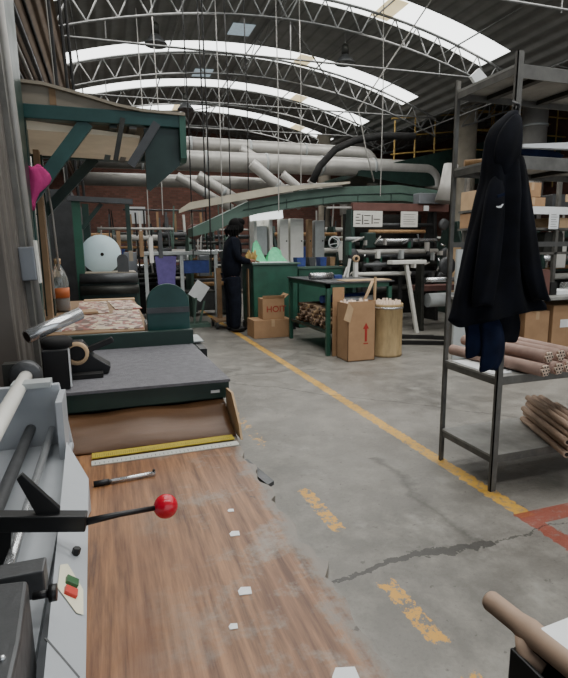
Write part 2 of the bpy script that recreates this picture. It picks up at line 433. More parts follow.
# trusses
for k, ty in enumerate([6.1, 8.9, 11.85, 14.3, 16.8, 18.8]):
    mb = MB(); N = 22; top = []; bot = []
    for j in range(N + 1):
        x = -1.9 + (8.2 + 1.9) * j / N
        top.append((x, ty, roof_z(x) - .10)); bot.append((x, ty, roof_z(x) - .52))
    mb.path(top, .024, 6); mb.path(bot, .02, 6)
    for j in range(N):
        xm = (top[j][0] + top[j+1][0]) / 2
        mb.cyl(bot[j], (xm, ty, roof_z(xm) - .1), .013, 5); mb.cyl((xm, ty, roof_z(xm) - .1), bot[j+1], .013, 5)
    mb.cyl((-1.9, ty, 4.45), (8.2, ty, 4.45 + .12), .018, 6)
    for xx in (.2, 3.2, 6.2): mb.cyl((xx, ty, 4.5), (xx, ty, roof_z(xx)-.5), .01, 5)
    struct(mb.build('roof_truss', M['truss']))
for k, ty in enumerate([7.2, 10.8, 14.5]):   # trusses of the next bay
    mb = MB(); pts = []; pt2 = []
    for j in range(13):
        x = 8.2 + 4.7 * j / 12
        pts.append((x, ty, roof_z(x) - .1)); pt2.append((x, ty, roof_z(x) - .5))
    mb.path(pts, .028, 6); mb.path(pt2, .024, 6)
    for j in range(12): mb.cyl(pt2[j], pts[j+1], .013, 5); mb.cyl(pts[j+1], pt2[j+1], .012, 5)
    struct(mb.build('roof_truss', M['truss']))
for k, x in enumerate([-.3, 1.5, 3.2, 4.9, 6.6, 8.1]):   # lattice girders running the other way
    mb = MB(); z1 = roof_z(x) - .08; z0 = roof_z(x) - .32
    mb.cyl((x, 4, z1), (x, 19.9, z1), .016, 5)
    if x in (3.2, 8.1):
        mb.cyl((x, 4, z0), (x, 19.9, z0), .016, 5)
        for j in range(32): mb.cyl((x, 4 + j*.5, z0 if j % 2 else z1), (x, 4.5 + j*.5, z1 if j % 2 else z0), .009, 4)
    struct(mb.build('roof_purlin', M['truss']))
# diagonal wind braces seen under the vault
mb = MB()
for a, b in [((3.2, 8.9, 5.1), (7.6, 14.3, 4.4)), ((0, 15.8, 4.7), (4, 13.3, 5.1))]:
    mb.cyl(a, b, .016, 5)
struct(mb.build('roof_brace', M['truss']))

# high bay lamps
def high_bay(x, y, z, label):
    t = thing('high_bay_lamp', label, 'lamp', (x, y, z), 'high bay lamps under the vault')
    MB().lathe((x, y, z), [(.20, 0), (.19, .03), (.10, .14), (.06, .17)], 20).build('lamp_shade', M['cast'], t)
    MB().lathe((x, y, z+.17), [(.07, 0), (.07, .16), (.03, .2)], 14).build('housing', M['darksteel'], t)
    MB().cyl((x, y, z+.36), (x, y, roof_z(x)-.02), .008, 6).build('hanging_rod', M['truss'], t)
high_bay(1.05, 9.9, 4.85, 'dark high bay lamp at upper left, under the widest bright roof strip')
high_bay(4.7, 9.9, 4.9, 'dark high bay lamp hanging right of centre below the trusses')
high_bay(2.0, 13.0, 4.6, 'small high bay lamp seen against the second bright roof strip')

# ------------------------------------------------------------------ mezzanine, columns, ducts
def column(x, y, r, z1, m, label, name='column'):
    o = MB().lathe((x, y, 0), [(r*1.25, 0), (r*1.25, .1), (r, .12), (r, z1-.1), (r*1.3, z1-.06), (r*1.3, z1)], 20).build(name, m); struct(o); return o
column(9.0, 11.6, .24, 4.9, M['col'], '')
column(6.9, 16.0, .2, 4.9, M['col'], '')
column(8.2, 17.0, .2, 4.6, M['col'], '')
mz = struct(MB().prism([(6.3, 3.28), (11.6, 4.55), (13, 4.55), (13, 3.25), (8.2, 2.95), (6.3, 3.16)], 'y', 12.4, 15.5).build('mezzanine_slab', M['dgreen']))
mb = MB()
for k in range(9): mb.cyl((7.4+.62*k, 12.5, 3.5 + .14*k), (7.4+.62*k, 12.5, 4.6+.12*k), .022, 6)
for z in (0, .45, .9): mb.cyl((7.3, 12.5, 3.75+z), (12.6, 12.5, 4.4+z), .02, 6)
struct(mb.build('mezzanine_railing', M['rail']))
mb = MB()
for k in range(6): mb.cyl((9.6+.55*k, 12, 3.0), (9.6+.55*k, 12, 5.3), .02, 6)
for z in (3.9, 4.4, 4.9): mb.cyl((9.3, 12, z), (12.7, 12, z), .02, 6)
struct(mb.build('mezzanine_railing', M['rail']))

def duct(pts, r, label, m='duct', seams=True):
    t = thing('air_duct', label, 'duct', pts[0], 'galvanised ducts in front of the brick wall')
    MB().path(pts, r, 18).build('duct_pipe', M[m], t)
    a, b = Vector(pts[0]), Vector(pts[1]); n = max(2, int((b-a).length / 1.3)); d = (b-a).normalized()
    for k in range(1, n):
        p = a.lerp(b, k/n); MB().cyl(p - d*.03, p + d*.03, r*1.06, 18).build('duct_collar', M['paleplate'], t)
duct([(.6, 13.15, 3.86), (6.6, 13.15, 3.86)] + arc_pts((6.75, 13.15, 3.50), .36, 80, 0, 6) + [(7.15, 13.15, 2.8)], .17, 'upper silver duct bending down at its right end above the green hood')
duct([(-.6, 12.6, 3.36), (8.3, 12.6, 3.42)] + arc_pts((8.35, 12.6, 3.02), .4, 85, -20, 6), .23, 'thickest silver duct spanning from behind the canopy to the steel rack')
duct([(-.6, 13.3, 2.98), (3.1, 13.3, 3.0), (4.4, 13.3, 2.98)], .15, 'lowest straight silver duct at left in front of the brick wall')
duct([(4.5, 13.0, 2.86), (5.9, 13, 2.95)] + arc_pts((5.95, 13, 2.7), .22, 80, 0, 4) + [(6.17, 13, 2.2)], .10, 'short thin duct with an elbow dropping behind the green hood')
duct([(1.6, 12.1, 2.95), (2.85, 12.1, 2.25)], .10, 'leftmost slanting silver duct branch below the lowest duct')
duct([(2.1, 12.2, 3.0), (3.3, 12.2, 2.3)], .11, 'second slanting silver duct branch from the left')
duct([(3.35, 12.1, 3.3), (4.6, 12.1, 2.35)], .13, 'wide slanting silver duct branch at the middle above the hood')
duct([(4.15, 12.2, 3.1), (5.1, 12.2, 2.4)], .10, 'slanting silver duct branch right of the widest slanting one')
duct([(4.85, 12.2, 3.0), (5.5, 12.2, 2.45)], .07, 'thinnest slanting silver duct branch next to the short elbow')
duct([(3.3, 12.9, 3.78), (4.2, 12.9, 3.3)], .10, 'slanting silver duct link between the two upper ducts')
t = thing('air_duct', 'wide vertical silver duct rising behind the hoodie rack at right', 'duct', (10.2, 10.6, 0))
MB().cyl((10.2, 10.6, 0), (10.2, 10.6, 5.1), .3, 22).build('duct_pipe', M['duct'], t)
MB().cyl((10.2, 10.6, 4.2), (10.2, 10.6, 4.26), .32, 22).build('duct_collar', M['paleplate'], t)
MB().path([(4.05, 10, 2.65), (4.2, 10, 2.95), (4.55, 10, 3.3), (5.0, 10, 3.5), (5.6, 10, 3.62), (6.4, 10, 3.66)], .075, 10)\
    .build('flexible_hose', M['blackrub'], label='dark flexible hose arching upward in front of the silver ducts', category='hose')
MB().path([(5.0, 7.4, 5.1), (4.15, 8.2, 3.6), (4.35, 8.25, 2.9), (4.5, 8.25, 2.45)], .012, 8).build('hanging_cable', M['pipe'], label='pale cable dropping onto the green hood beside the duct elbow', category='cable')
MB().path([(5.50, 7.6, 2.06), (5.55, 7.6, 2.35), (5.60, 7.6, 2.68)], [.17, .13, .12], 14).build('exhaust_stack', M['duct'], label='pale tapering exhaust stack at the right end of the press', category='pipe')

# thin drop wires and conduits from the roof
drops = [(.95, 9.2, 1.9, 'pipe', .009), (1.35, 8.6, 1.2, 'wire', .01), (1.62, 8.8, 1.3, 'wire', .012), (1.75, 8.1, 1.0, 'pipe', .008), (1.55, 8.1, .95, 'wire', .012),
         (2.05, 8.8, 1.9, 'wire', .01), (2.72, 8.2, 1.9, 'pipe', .009), (3.3, 8.7, 2.2, 'pipe', .008), (2.4, 8.9, 2.0, 'wire', .01), (.75, 9.8, 1.2, 'pipe', .009), (4.6, 8.2, 2.2, 'pipe', .009)]
words_ = ['left of the grey press frame', 'over the purple crate', 'nearest left of the worker', 'just behind the worker', 'left of the worker above the trolley', 'above the worker', 'over the green counter left side', 'over the left part of the green hood',
          'beside the lit cabinet', 'furthest left in the hall middle', 'down to the red brown beam']
for (x, y, z0, m, r), w_ in zip(drops, words_):
    mb = MB(); zt = roof_z(x) - .05
    mb.path([(x, y, z0), (x + .01, y, (z0+zt)/2), (x - .02, y, zt)], r, 6)
    mb.build('drop_cable', M[m], label='thin %s drop cable hanging from the roof, %s' % ('pale' if m == 'pipe' else 'black', w_), category='cable', group='drop cables from the roof')

# ------------------------------------------------------------------ left side wall build-up
struct(MB().prism([(-.43, 4.40), (-1.05, 3.72), (-1.10, 3.77), (-.48, 4.45)], 'y', 1.0, 19.5).build('wall_left_boarding', M['board']))
for k, (x, z, r, m) in enumerate([(-.80, 3.90, .035, 'cast'), (-.90, 3.80, .03, 'pipe'), (-.99, 3.70, .03, 'cast'), (-1.12, 3.62, .045, 'darksteel'), (-.70, 4.02, .02, 'wire')]):
    MB().path([(x, 1.2, z), (x + .01, 8, z), (x, 19.4, z)], r, 8).build('wall_conduit', M[m],
        label='%s horizontal conduit high on the left wall, %s' % (['grey', 'pale', 'dull grey', 'thick dark', 'thin black'][k], ['second from the boarding', 'middle one of the bunch', 'fourth from the boarding', 'lowest of the bunch', 'closest to the brown boarding'][k]), category='conduit', group='conduits on the left wall')
MB().path([(-.42, 3.6, 1.9), (-.52, 3.65, 2.6), (-.55, 3.7, 4.6)], .02, 8).build('wall_conduit', M['pipe'], label='pale vertical conduit rising behind the canopy near the left wall', category='conduit')
for k, (x, y, m) in enumerate([(-.30, 5.2, 'wire'), (-.22, 5.3, 'wire'), (-.36, 6.0, 'pipe'), (-.18, 5.6, 'wire')]):
    MB().path([(x, y, 1.8), (x - .03, y, 3.2), (x - .08, y, roof_z(x) - .05)], .014, 6).build('drop_cable', M[m],
        label='%s cable hanging at far left beyond the canopy, %s' % (['black', 'dull black', 'pale', 'slim black'][k], ['next to the boarding', 'second from boarding', 'furthest back', 'rightmost of this bunch'][k]), category='cable', group='cables beyond the canopy')

# tall enclosure at the very left
t = thing('machine_enclosure', 'tall grey brown ribbed metal enclosure at the left edge of the picture', 'enclosure', (-.45, 1.75, 0))
MB().box((-.75, 1.64, 0), (-.262, 2.0, 2.9)).build('enclosure_panel', M['panel'], t, .006)
MB().box((-.262, 1.92, .3), (-.245, 1.985, 2.9)).build('edge_strip', M['steel'], t)
MB().cyl((-.238, 1.98, .9), (-.238, 1.98, 2.9), .013, 12).build('edge_pipe', M['pipe'], t)
sb = MB().box((-.262, 1.86, 1.20), (-.215, 1.93, 1.31)).build('switch_box', M['midgrey'], t, .004)
MB().box((-.214, 1.87, 1.19), (-.208, 1.92, 1.33)).build('cover_plate', M['whiteplast'], sb)
MB().box((-.40, 2.03, 0), (-.27, 2.30, 2.6)).build('machine_upright', M['dgreen'], label='black green upright standing behind the ribbed enclosure', category='post')
MB().box((-.285, 2.62, .95), (-.262, 2.68, 1.75)).build('wooden_batten', M['tan'], label='tan wooden batten standing upright beside the dark green post', category='batten')
mb = MB()
for k in range(5): mb.cyl((-.425 + .012*k, 3.2 + .12*k, .945), (-.425 + .012*k, 3.2 + .12*k, 1.85), .017, 10)
mb.build('pipe_bundle', M['pipe'], label='row of pale upright pipes behind the bottle against the wall', category='pipes')
MB().path([(-.285, 3.0, 1.05), (-.29, 3.0, 1.3), (-.30, 3.0, 1.7), (-.28, 3.02, 1.74), (-.26, 3.0, 1.5), (-.25, 3.0, 1.2)], .006, 8).build('hanging_cable', M['pipe'], label='thin pale looped cable hanging left of the bottle', category='cable')

t_enc = [o for o in COL.objects if o.name == 'machine_enclosure'][0]; t_enc.rotation_euler = (0, R(-1.8), 0); t_enc.location.x += .03
# ------------------------------------------------------------------ canopy machine (machine A)
t = thing('press_canopy', 'dark green cantilevered steel canopy with beige top above the left bench', 'canopy', (0, 2.4, 1.8))
MB().bar((-.33, 2.4, 1.855), (.35, 2.4, 1.855), .05, .055).build('front_beam', M['teal'], t, .003)
MB().bar((-.33, 3.1, 1.815), (.33, 3.1, 1.815), .05, .05).build('rear_beam', M['dgreen'], t)
MB().bar((-.045, 2.4, 1.83), (-.30, 2.4, 1.50), .03, .055).build('diagonal_brace', M['teal'], t)
MB().bar((-.03, 3.1, 1.80), (-.33, 3.1, 1.48), .03, .05).build('diagonal_brace', M['dgreen'], t)
for x in (.06, .14, .22): MB().bar((x, 2.4, 1.83), (x - .03, 3.1, 1.80), .03, .03).build('crossbar', M['dgreen'] if x != .14 else M['steel'], t)
mb = MB()
prof = [(-.34, 1.97), (-.2, 1.965), (-.05, 1.935), (.08, 1.905), (.18, 1.892), (.36, 1.888)]
for (x, z), (x2, z2) in zip(prof, prof[1:]): mb.prism([(x, z), (x2, z2), (x2, z2-.012), (x, z-.012)], 'y', 2.36, 3.3)
mb.prism([(-.34, 1.878), (.22, 1.878), (.18, 1.893), (.08, 1.906), (-.05, 1.936), (-.2, 1.966), (-.34, 1.97)], 'y', 2.385, 2.39)
mb.build('top_sheet', M['beige'], t)
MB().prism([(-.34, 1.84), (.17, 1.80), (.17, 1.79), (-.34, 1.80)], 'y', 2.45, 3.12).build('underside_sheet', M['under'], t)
MB().box((-.18, 2.38, 1.885), (-.155, 2.4, 1.95)).build('wooden_block', M['tan'], t)
MB().box((-.33, 2.42, .95), (-.28, 2.47, 1.87)).build('post', M['teal'], t)
MB().box((-.34, 3.05, .95), (-.29, 3.1, 1.85)).build('post', M['dgreen'], t)
eb = MB().prism([(2.37, 1.88), (2.60, 1.87), (2.60, 1.70), (2.40, 1.685), (2.37, 1.70)], 'x', .335, .362).build('end_plate', M['green'], t)
MB().prism([(.185, 1.82), (.335, 1.86), (.335, 1.675), (.20, 1.56), (.185, 1.57)], 'y', 2.40, 2.42).build('gusset', M['dgreen'], t)
MB().bar((.12, 2.38, 1.66), (.24, 2.38, 1.84), .02, .035).build('strut', M['cast'], t)
MB().bar((.06, 2.38, 1.68), (.10, 2.38, 1.85), .02, .03).build('strut', M['darksteel'], t)
# pink cloth
mb = MB(); rs = []
for k in range(10):
    u = k/9; z = 1.645 - .17*u; w = (.018 + .03*math.sin(PI*min(1, u*1.3+.1))) * (1 if u < .8 else .8)
    cxx = -.268 + .012*math.sin(u*5); rs.append([(cxx + w*math.cos(a)*(1+.25*math.sin(3*a+u*4)), 2.38 + .018*math.sin(a)*(1+.4*math.cos(4*a)), z + .008*math.cos(2*a)) for a in [2*PI*j/18 for j in range(18)]])
mb.rings(rs); mb.build('pink_cloth', M['pink'], label='bright pink cloth hung on the green canopy post', category='cloth')

# rear table, prints, bottle
t = thing('layout_table', 'long low table behind the dark bench covered with printed sheets', 'table', (-.05, 3.2, 0))
MB().box((-.48, 2.42, .90), (.17, 4.05, .94)).build('tabletop', M['tan'], t, .004)
for x in (-.44, .13):
    for y in (2.5, 3.95): MB().box((x-.03, y-.03, 0), (x+.03, y+.03, .9)).build('leg', M['dgreen'], t)
MB().box((-.46, 2.45, .5), (.15, 4.0, .53)).build('lower_shelf', M['darksteel'], t)
for k, (x0, y0, x1, y1, w) in enumerate([(-.2, 2.5, .02, 3.1, 'front left'), (.0, 2.46, .15, 3.25, 'front right, beside the arched guard'), (-.2, 3.15, -.02, 3.95, 'far left'), (.0, 3.3, .16, 3.98, 'far right corner')]):
    MB().box((x0, y0, .941), (x1, y1, .9425 + .001*k), None, (0, 0, R(3*(k-1.5)))).build('printed_sheet', M['print'], label='red and cream printed sheet on the layout table, %s' % w, category='sheet', group='printed sheets on the layout table')
MB().box((-.18, 3.9, .944), (.17, 4.0, .953)).build('pale_board', M['kraftl'], label='narrow pale board lying along the far edge of the printed sheets', category='board')
MB().box((-.275, 2.5, .9405), (-.205, 2.95, .965), None, (0, 0, R(-4))).build('paper_stack', M['white'], label='small stack of white paper left of the printed sheets', category='paper')
MB().box((-.20, 3.1, .946), (-.08, 3.25, .958), None, (0, 0, R(8))).build('paper_pad', M['kraftl'], label='small cream pad on the left part of the printed sheets', category='paper')
bt = thing('drink_bottle', 'clear plastic bottle with orange label and dark drink left on the table', 'bottle', (-.285, 3.35, .94))
B0 = (-.285, 3.35, .941)
MB().lathe(B0, [(.02, 0), (.05, .004), (.053, .03), (.052, .15), (.054, .16), (.05, .20), (.035, .245), (.018, .275), (.016, .30), (.016, .305)], 20).build('bottle_body', M['glass'], bt)
MB().lathe((B0[0], B0[1], B0[2]+.003), [(.02, 0), (.047, .004), (.048, .10)], 20).build('drink', M['tea'], bt)
MB().lathe((B0[0], B0[1], B0[2]+.085), [(.0545, 0), (.0545, .06)], 20).build('bottle_label', M['orange'], bt)
MB().lathe((B0[0], B0[1], B0[2]+.305), [(.019, -.02), (.019, .012), (.001, .013)], 16).build('bottle_cap', M['kraftl'], bt)

# dark bench box on the wooden table
t = thing('bench_box', 'low dark green bench with grey rubber top and raised rear plate', 'bench', (.09, 1.7, .801))
MB().box((-.16, 1.445, .865), (.318, 2.08, .918)).build('body', M['dgreen'], t, .004)
MB().box((-.15, 1.47, .803), (.30, 2.06, .865)).build('plinth', M['black'], t)
MB().prism([(-.16, 1.44), (.318, 1.43), (.305, 2.05), (-.16, 2.05)], 'z', .918, .926).build('rubber_top', M['baize'], t)
MB().box((-.18, 2.05, .90), (.31, 2.08, .985)).build('rear_plate', M['dgreen'], t, .004)
MB().box((.262, 1.442, .885), (.288, 1.4445, .893)).build('white_tag', M['white'], t)
MB().box((.318, 1.95, .87), (.345, 2.2, .92)).build('side_bracket', M['black'], t)
MB().box((.31, 2.08, .925), (.355, 2.25, .93)).build('side_ledge', M['paleplate'], t)
g = thing('arched_guard', 'arched dark teal guard plate with a dull band standing behind the bench', 'guard', (.225, 2.2, .93))
w = .087; z0 = .93; zt = 1.165
poly = [(.225 - w, z0), (.225 + w, z0)] + [(.225 + w*math.cos(a), zt - w + w*math.sin(a)) for a in [PI*k/18 for k in range(19)]]
MB().prism(poly, 'y', 2.15, 2.175).build('guard_plate', M['teal'], g, .003)
MB().box((.225 - w, 2.146, 1.045), (.225 + w, 2.150, 1.068)).build('guard_band', M['cast'], g)
MB().box((.14, 2.175, .945), (.31, 2.40, .99)).build('guard_foot', M['dgreen'], g)
MB().box((-.12, 2.09, .0), (.13, 2.38, .925)).build('machine_pedestal', M['dgreen'], label='dark green machine pedestal between the bench and the layout table', category='pedestal')

# wooden table
rr = random.Random(3); edge = []
for k in range(60):
    y = 1.235 - (1.235 - .2) * k / 59
    edge.append((.290 + .010*math.sin(k*.9) * rr.random() + rr.uniform(-.005, .005) + (.014 if .66 < y < .70 else 0), y))
poly = [(-.55, .2), (-.55, 1.62), (.315, 1.62), (.31, 1.40), (.297, 1.24)] + edge
t = thing('packing_table', 'wooden laminate worktable with worn jagged right edge in the foreground', 'table', (-.1, .9, 0))
MB().prism(poly, 'z', .772, .80).build('tabletop', M['wood'], t)
for x in (-.5, .2):
    for y in (.3, 1.5): MB().box((x-.03, y-.03, 0), (x+.03, y+.03, .772)).build('leg', M['darksteel'], t)
MB().box((-.5, .3, .70), (.2, .33, .77)).box((-.5, 1.5, .70), (.2, 1.53, .77)).build('apron', M['darksteel'], t)
MB().rings([[(x, 1.455, .862 + .003*math.sin(x*30)), (x, 1.42, .855 + .004*math.sin(x*22)), (x, 1.36, .828 + .006*math.sin(x*14+1)), (x, 1.296, .806 + .002*math.sin(x*40)), (x, 1.296, .801), (x, 1.455, .801)] for x in [-.16 + .46*k/24 for k in range(25)]]) \
    .build('wrapping_paper', M['kraftd'], label='shiny brown wrapping paper lying in front of the green bench', category='paper')
MB().prism([(1.26, .801), (1.43, .801), (1.43, .90), (1.36, .905), (1.28, .84)], 'x', .304, .310).build('cardboard_edge', M['kraftl'], label='pale upright cardboard strip at the right corner of the brown paper', category='cardboard')
MB().prism([(.292, 1.25), (.318, 1.25), (.345, 1.10), (.325, 1.085)], 'z', .74, .75).build('table_bracket', M['cast'], label='dark grey sliver of plate sticking out under the table corner', category='bracket')
r1 = thing('measuring_rule', 'yellow flat measuring rule lying across the far part of the wood', 'ruler', (.1, 1.28, .8))
MB().box((-.068, 1.259, .8035), (.288, 1.292, .8060), None, (0, 0, R(1.2))).build('rule_strip', M['yellow'], r1)
mb = MB()
for k in range(68):
    x = -.06 + k*.005; mb.box((x, 1.262 + (x-.1)*.02, .806), (x+.0008, (1.274 if k % 2 else 1.28) + (x-.1)*.02, .8063))
mb.build('rule_marks', M['ink'], r1)
r2 = thing('measuring_rule', 'pale silver measuring rule lying in front of the yellow rule', 'ruler', (.1, 1.24, .8))
MB().box((-.068, 1.222, .8005), (.292, 1.250, .8030), None, (0, 0, R(1.2))).build('rule_strip', M['whiterule'], r2)
mb = MB()
for k in range(34):
    x = -.06 + k*.01; mb.box((x, 1.226 + (x-.1)*.02, .8030), (x+.0012, (1.234 if k % 2 else 1.238) + (x-.1)*.02, .8033))
mb.build('rule_marks', M['cast'], r2)
kn = thing('marking_pen', 'slim silver tool with black grip lying on the wood beside the machine', 'tool', (0, 1.1, .8))
MB().cyl((-.03, 1.108, .806), (.070, 1.118, .806), .0045, 10).build('barrel', M['chrome'], kn)
MB().cyl((-.06, 1.105, .806), (-.028, 1.108, .806), .0065, 10).cyl((.066, 1.118, .808), (.068, 1.118, .815), .003, 8).build('grip', M['black'], kn)
for k, (x, y, s, lab) in enumerate([(.161, .665, .010, 'largest white paper scrap on the wood near the front'), (.183, .822, .009, 'small square white scrap halfway up the wood'), (.195, .905, .006, 'tiny white scrap furthest back on the wood'),
                                    (.128, .600, .006, 'thin white scrap left of the largest scrap'), (.235, .475, .016, 'torn pale scrap at the very front edge of the wood')]):
    MB().prism([(x-s, y-s*.7), (x+s*.8, y-s), (x+s, y+s*.6), (x-s*.4, y+s), (x-s, y+s*.3)], 'z', .8003, .8012).build('paper_scrap', M['white'], label=lab, category='scrap', group='paper scraps on the wooden table')

# ------------------------------------------------------------------ foreground slitting machine
def on_panel(x, y, dz=0): 
    # sloped plane through inner and outer edges
    xi = -.11 + (1.145 - y) / .895 * .035; xo = -.062 + (.995 - y) / .745 * .019; zi = .895 + (1.145 - y) / .895 * .005
    tt = (x - xi) / (xo - xi); return (x, y, zi + (.868 - zi) * tt + dz)
t = thing('slitting_machine', 'grey tabletop slitting machine with rods and push buttons at lower left', 'machine', (-.25, .8, .801))
MB().box((-.52, .25, .801), (-.09, 1.14, .845)).build('base', M['midgrey'], t, .003)
rs = []
for k in range(31):
    y = .25 + (1.145 - .25) * k / 30
    xi = -.11 + (1.145 - y) / .895 * .035; zi = .895 + (1.145 - y) / .895 * .005
    xo = -.062 + (.995 - y) / .745 * .019 if y < .995 else -.062 + (y - .995) / .15 * (-.0475)
    zo = .868 if y < .995 else .868 + (y - .995) / .15 * .0265
    rs.append([(xi, y, zi), (xo, y, zo), (max(xi + .001, xo - .008) if y < .99 else xo, y, .801), (xi, y, .801)])
MB().rings(rs, smooth=False).build('control_panel', M['lightgrey'], t, .0015)
MB().box((-.52, .25, .845), (-.105, 1.24, .858)).build('bed', M['lightgrey'], t)
MB().prism([(-.50, .84), (-.105, .84), (-.112, .90), (-.125, 1.0), (-.50, 1.0)], 'y', 1.245, 1.262).build('back_plate', M['lightgrey'], t, .002)
MB().box((-.125, 1.14, .85), (-.112, 1.25, .985)).build('side_plate', M['lightgrey'], t)
MB().box((-.22, 1.22, 1.0), (-.14, 1.265, 1.012)).build('plate_cap', M['paleplate'], t)
MB().cyl((-.192, .3, .90), (-.192, 1.245, .90), .011, 16).build('threaded_rod', M['cast'], t)
MB().cyl((-.148, .3, .895), (-.148, 1.245, .895), .0075, 16).build('guide_rod', M['chrome'], t)
MB().box((-.163, .4, .858), (-.155, 1.2, .874)).build('guide_slot', M['black'], t)
for y in (.62,): MB().bar(on_panel(-.088, y-.09), on_panel(-.055, y-.125), .002, .002).build('panel_seam', M['cast'], t)
# buttons
def pz(x): return .9 - (x + .08) / .023 * .031
mb = MB()
pl = [(-.0850, .672), (-.0770, .682), (-.0570, .640), (-.0550, .592), (-.0620, .590), (-.0840, .622)]
mb.bm.faces.new([mb.bm.verts.new(on_panel(x, y, .0022)) for x, y in pl])
mb.build('button_label', M['cream'], t)
def btn(y, m, nm):
    a, b = on_panel(-.0765, y), on_panel(-.0635, y)
    MB().bar(Vector(a) + Vector((0, 0, .0035)), Vector(b) + Vector((0, 0, .0035)), .0145, .007).build(nm, m, t, .001)
btn(.644, M['greensw'], 'start_button'); btn(.622, M['redsw'], 'stop_button')
MB().cyl(on_panel(-.070, .716), on_panel(-.067, .716, .012), .006, 6).build('selector_knob', M['black'], t, .001)
lv = MB().bar((-.20, .735, .945), (-.052, .72, .925), .02, .024).build('lever_arm', M['black'], t, .002)
MB().cyl((-.19, .735, .957), (-.19, .735, .965), .006, 10).build('pivot_bolt', M['cast'], lv)
MB().path([(-.054, .72, .924), (-.01, .735, .919), (.045, .748, .913)], [.0055, .0042, .0038], 12).build('lever_rod', M['black'], t)
MB().ball((.060, .752, .911), .0185, seg=32).build('ball_knob', M['red'], t)
MB().bar((-.155, .735, .945), (-.165, .735, .86), .018, .02).build('lever_post', M['black'], t)
MB().prism([(-.135, 1.0), (-.128, 1.006), (-.085, .948), (-.088, .93), (-.11, .93)], 'y', .722, .732).build('pawl', M['black'], t, .001)
MB().box((-.145, .60, .90), (-.094, .63, .935)).build('clamp_block', M['cast'], t, .002)
MB().cyl((-.10, .555, .935), (-.082, .555, .934), .0045, 10).cyl((-.084, .555, .934), (-.076, .555, .934), .009, 12).build('clamp_knob', M['black'], t)
MB().prism([(-.30, .30), (-.094, .30), (-.094, .45), (-.100, .54), (-.30, .57)], 'z', .86, .965).build('front_housing', M['cast'], t, .004)
MB().ball((-.105, .43, .966), .003, seg=8).build('screw', M['chrome'], t)
# white roller with grey disc
ro = thing('paper_roller', 'long white roller ending in a grey round flange above the grey machine', 'roller', (-.2, 1.1, 1.0))
MB().cyl((-.197, .55, .995), (-.208, 1.36, 1.0), .0155, 20).build('roller_shaft', M['whiteplast'], ro)
MB().lathe((-.209, 1.36, 1.0), [(.012, -.012), (.034, -.012), (.037, -.004), (.037, .014), (.03, .02), (.008, .02)], 28, axis='y').build('flange', M['cast'], ro)
MB().box((-.26, 1.365, .858), (-.19, 1.40, 1.03)).build('roller_bracket', M['darksteel'], label='dark bracket carrying the white roller behind the grey machine', category='bracket')
b = thing('black_box', 'black plastic box with a chipped white edge left of the grey bench top', 'box', (-.14, 1.5, .92))
MB().box((-.185, 1.475, .927), (-.118, 1.56, 1.038)).build('box_body', M['black'], b, .004)
MB().prism([(.94, 0), (1.04, 0), (1.03, .004), (.99, .003), (.965, .006), (.945, .005)], 'x', -.1175, -.116).build('edge_chip', M['white'], b) if False else MB().bar((-.116, 1.473, .935), (-.116, 1.473, 1.04), .004, .005).build('white_edge', M['white'], b)
MB().lathe((-.150, 1.53, 1.038), [(.04, 0), (.042, .02), (.03, .028), (.01, .03)], 20).build('lid', M['blackrub'], b)
c = thing('chrome_tube', 'polished chrome tube lying on top of the black box', 'tube', (-.16, 1.55, 1.08))
ca, cb = Vector((-.222, 1.52, 1.072)), Vector((-.088, 1.62, 1.118)); cdv = (cb - ca).normalized()
MB().cyl(ca, cb, .0185, 28).build('tube_wall', M['chrome'], c)
MB().cyl(ca - cdv*.0006, ca + cdv*.001, .0145, 20).build('tube_hole', M['core'], c)
tg = thing('tape_dispenser', 'black hand tape dispenser with a pale tape ring on the bench', 'tape dispenser', (-.1, 1.68, .93))
MB().prism([(-.17, .94), (-.02, .928), (-.012, .95), (-.06, .985), (-.09, 1.03), (-.15, 1.03)], 'y', 1.62, 1.69).build('dispenser_body', M['black'], tg, .003)
MB().bar((-.08, 1.65, 1.00), (.0, 1.65, 1.03), .03, .016).build('handle', M['black'], tg, .003)
MB().lathe((-.105, 1.60, 1.0), [(.024, 0), (.034, 0), (.034, .02), (.024, .02), (.024, 0)], 24, axis='y').build('tape_ring', M['kraftl'], tg)
MB().box((-.17, 1.58, .927), (-.035, 1.72, .94)).build('black_tray', M['blackrub'], label='flat black tray under the tape dispenser', category='tray')

# ------------------------------------------------------------------ right foreground tube
NT_ = thing('winding_stand', 'black square steel stand in the lower right corner', 'stand', (.55, .42, 0))
MB().box((.475, .30, .0), (.60, .46, .025)).build('foot', M['black'], NT_)
mb = MB()
for a, b_ in [((.468, .39, .02), (.474, .465, .78)), ((.60, .39, .02), (.606, .465, .78))]: mb.box(a, b_)
mb.box((.474, .39, .02), (.60, .396, .78)); mb.box((.474, .459, .02), (.60, .465, .78))
mb.build('square_column', M['black'], NT_, .002)
MB().cyl((.50, .39, .79), (.515, .37, .79), .008, 10).build('bolt', M['chrome'], NT_)
MB().bar((.50, .40, .76), (.66, .12, .76), .04, .06).build('arm', M['black'], NT_, .003)
tb = thing('cardboard_tube', 'cardboard tube with a torn end at the lower right corner', 'tube', (.5, .45, .8))
A = Vector((.488, .53, .80)); Bv = Vector((.515, .24, .80)); d = (Bv - A).normalized()
mb = MB(); pts = [A + d * s for s in (0, .004, .02, .05, .07, .09, .2, .34)]; mb.path(pts, [.0125, .0145, .0145, .0145, .0175, .016, .016, .016], 24)
mb.build('tube_body', M['tube'], tb)
MB().cyl(A - d*.001, A + d*.002, .010, 16).build('tube_hole', M['kraftl'], tb)
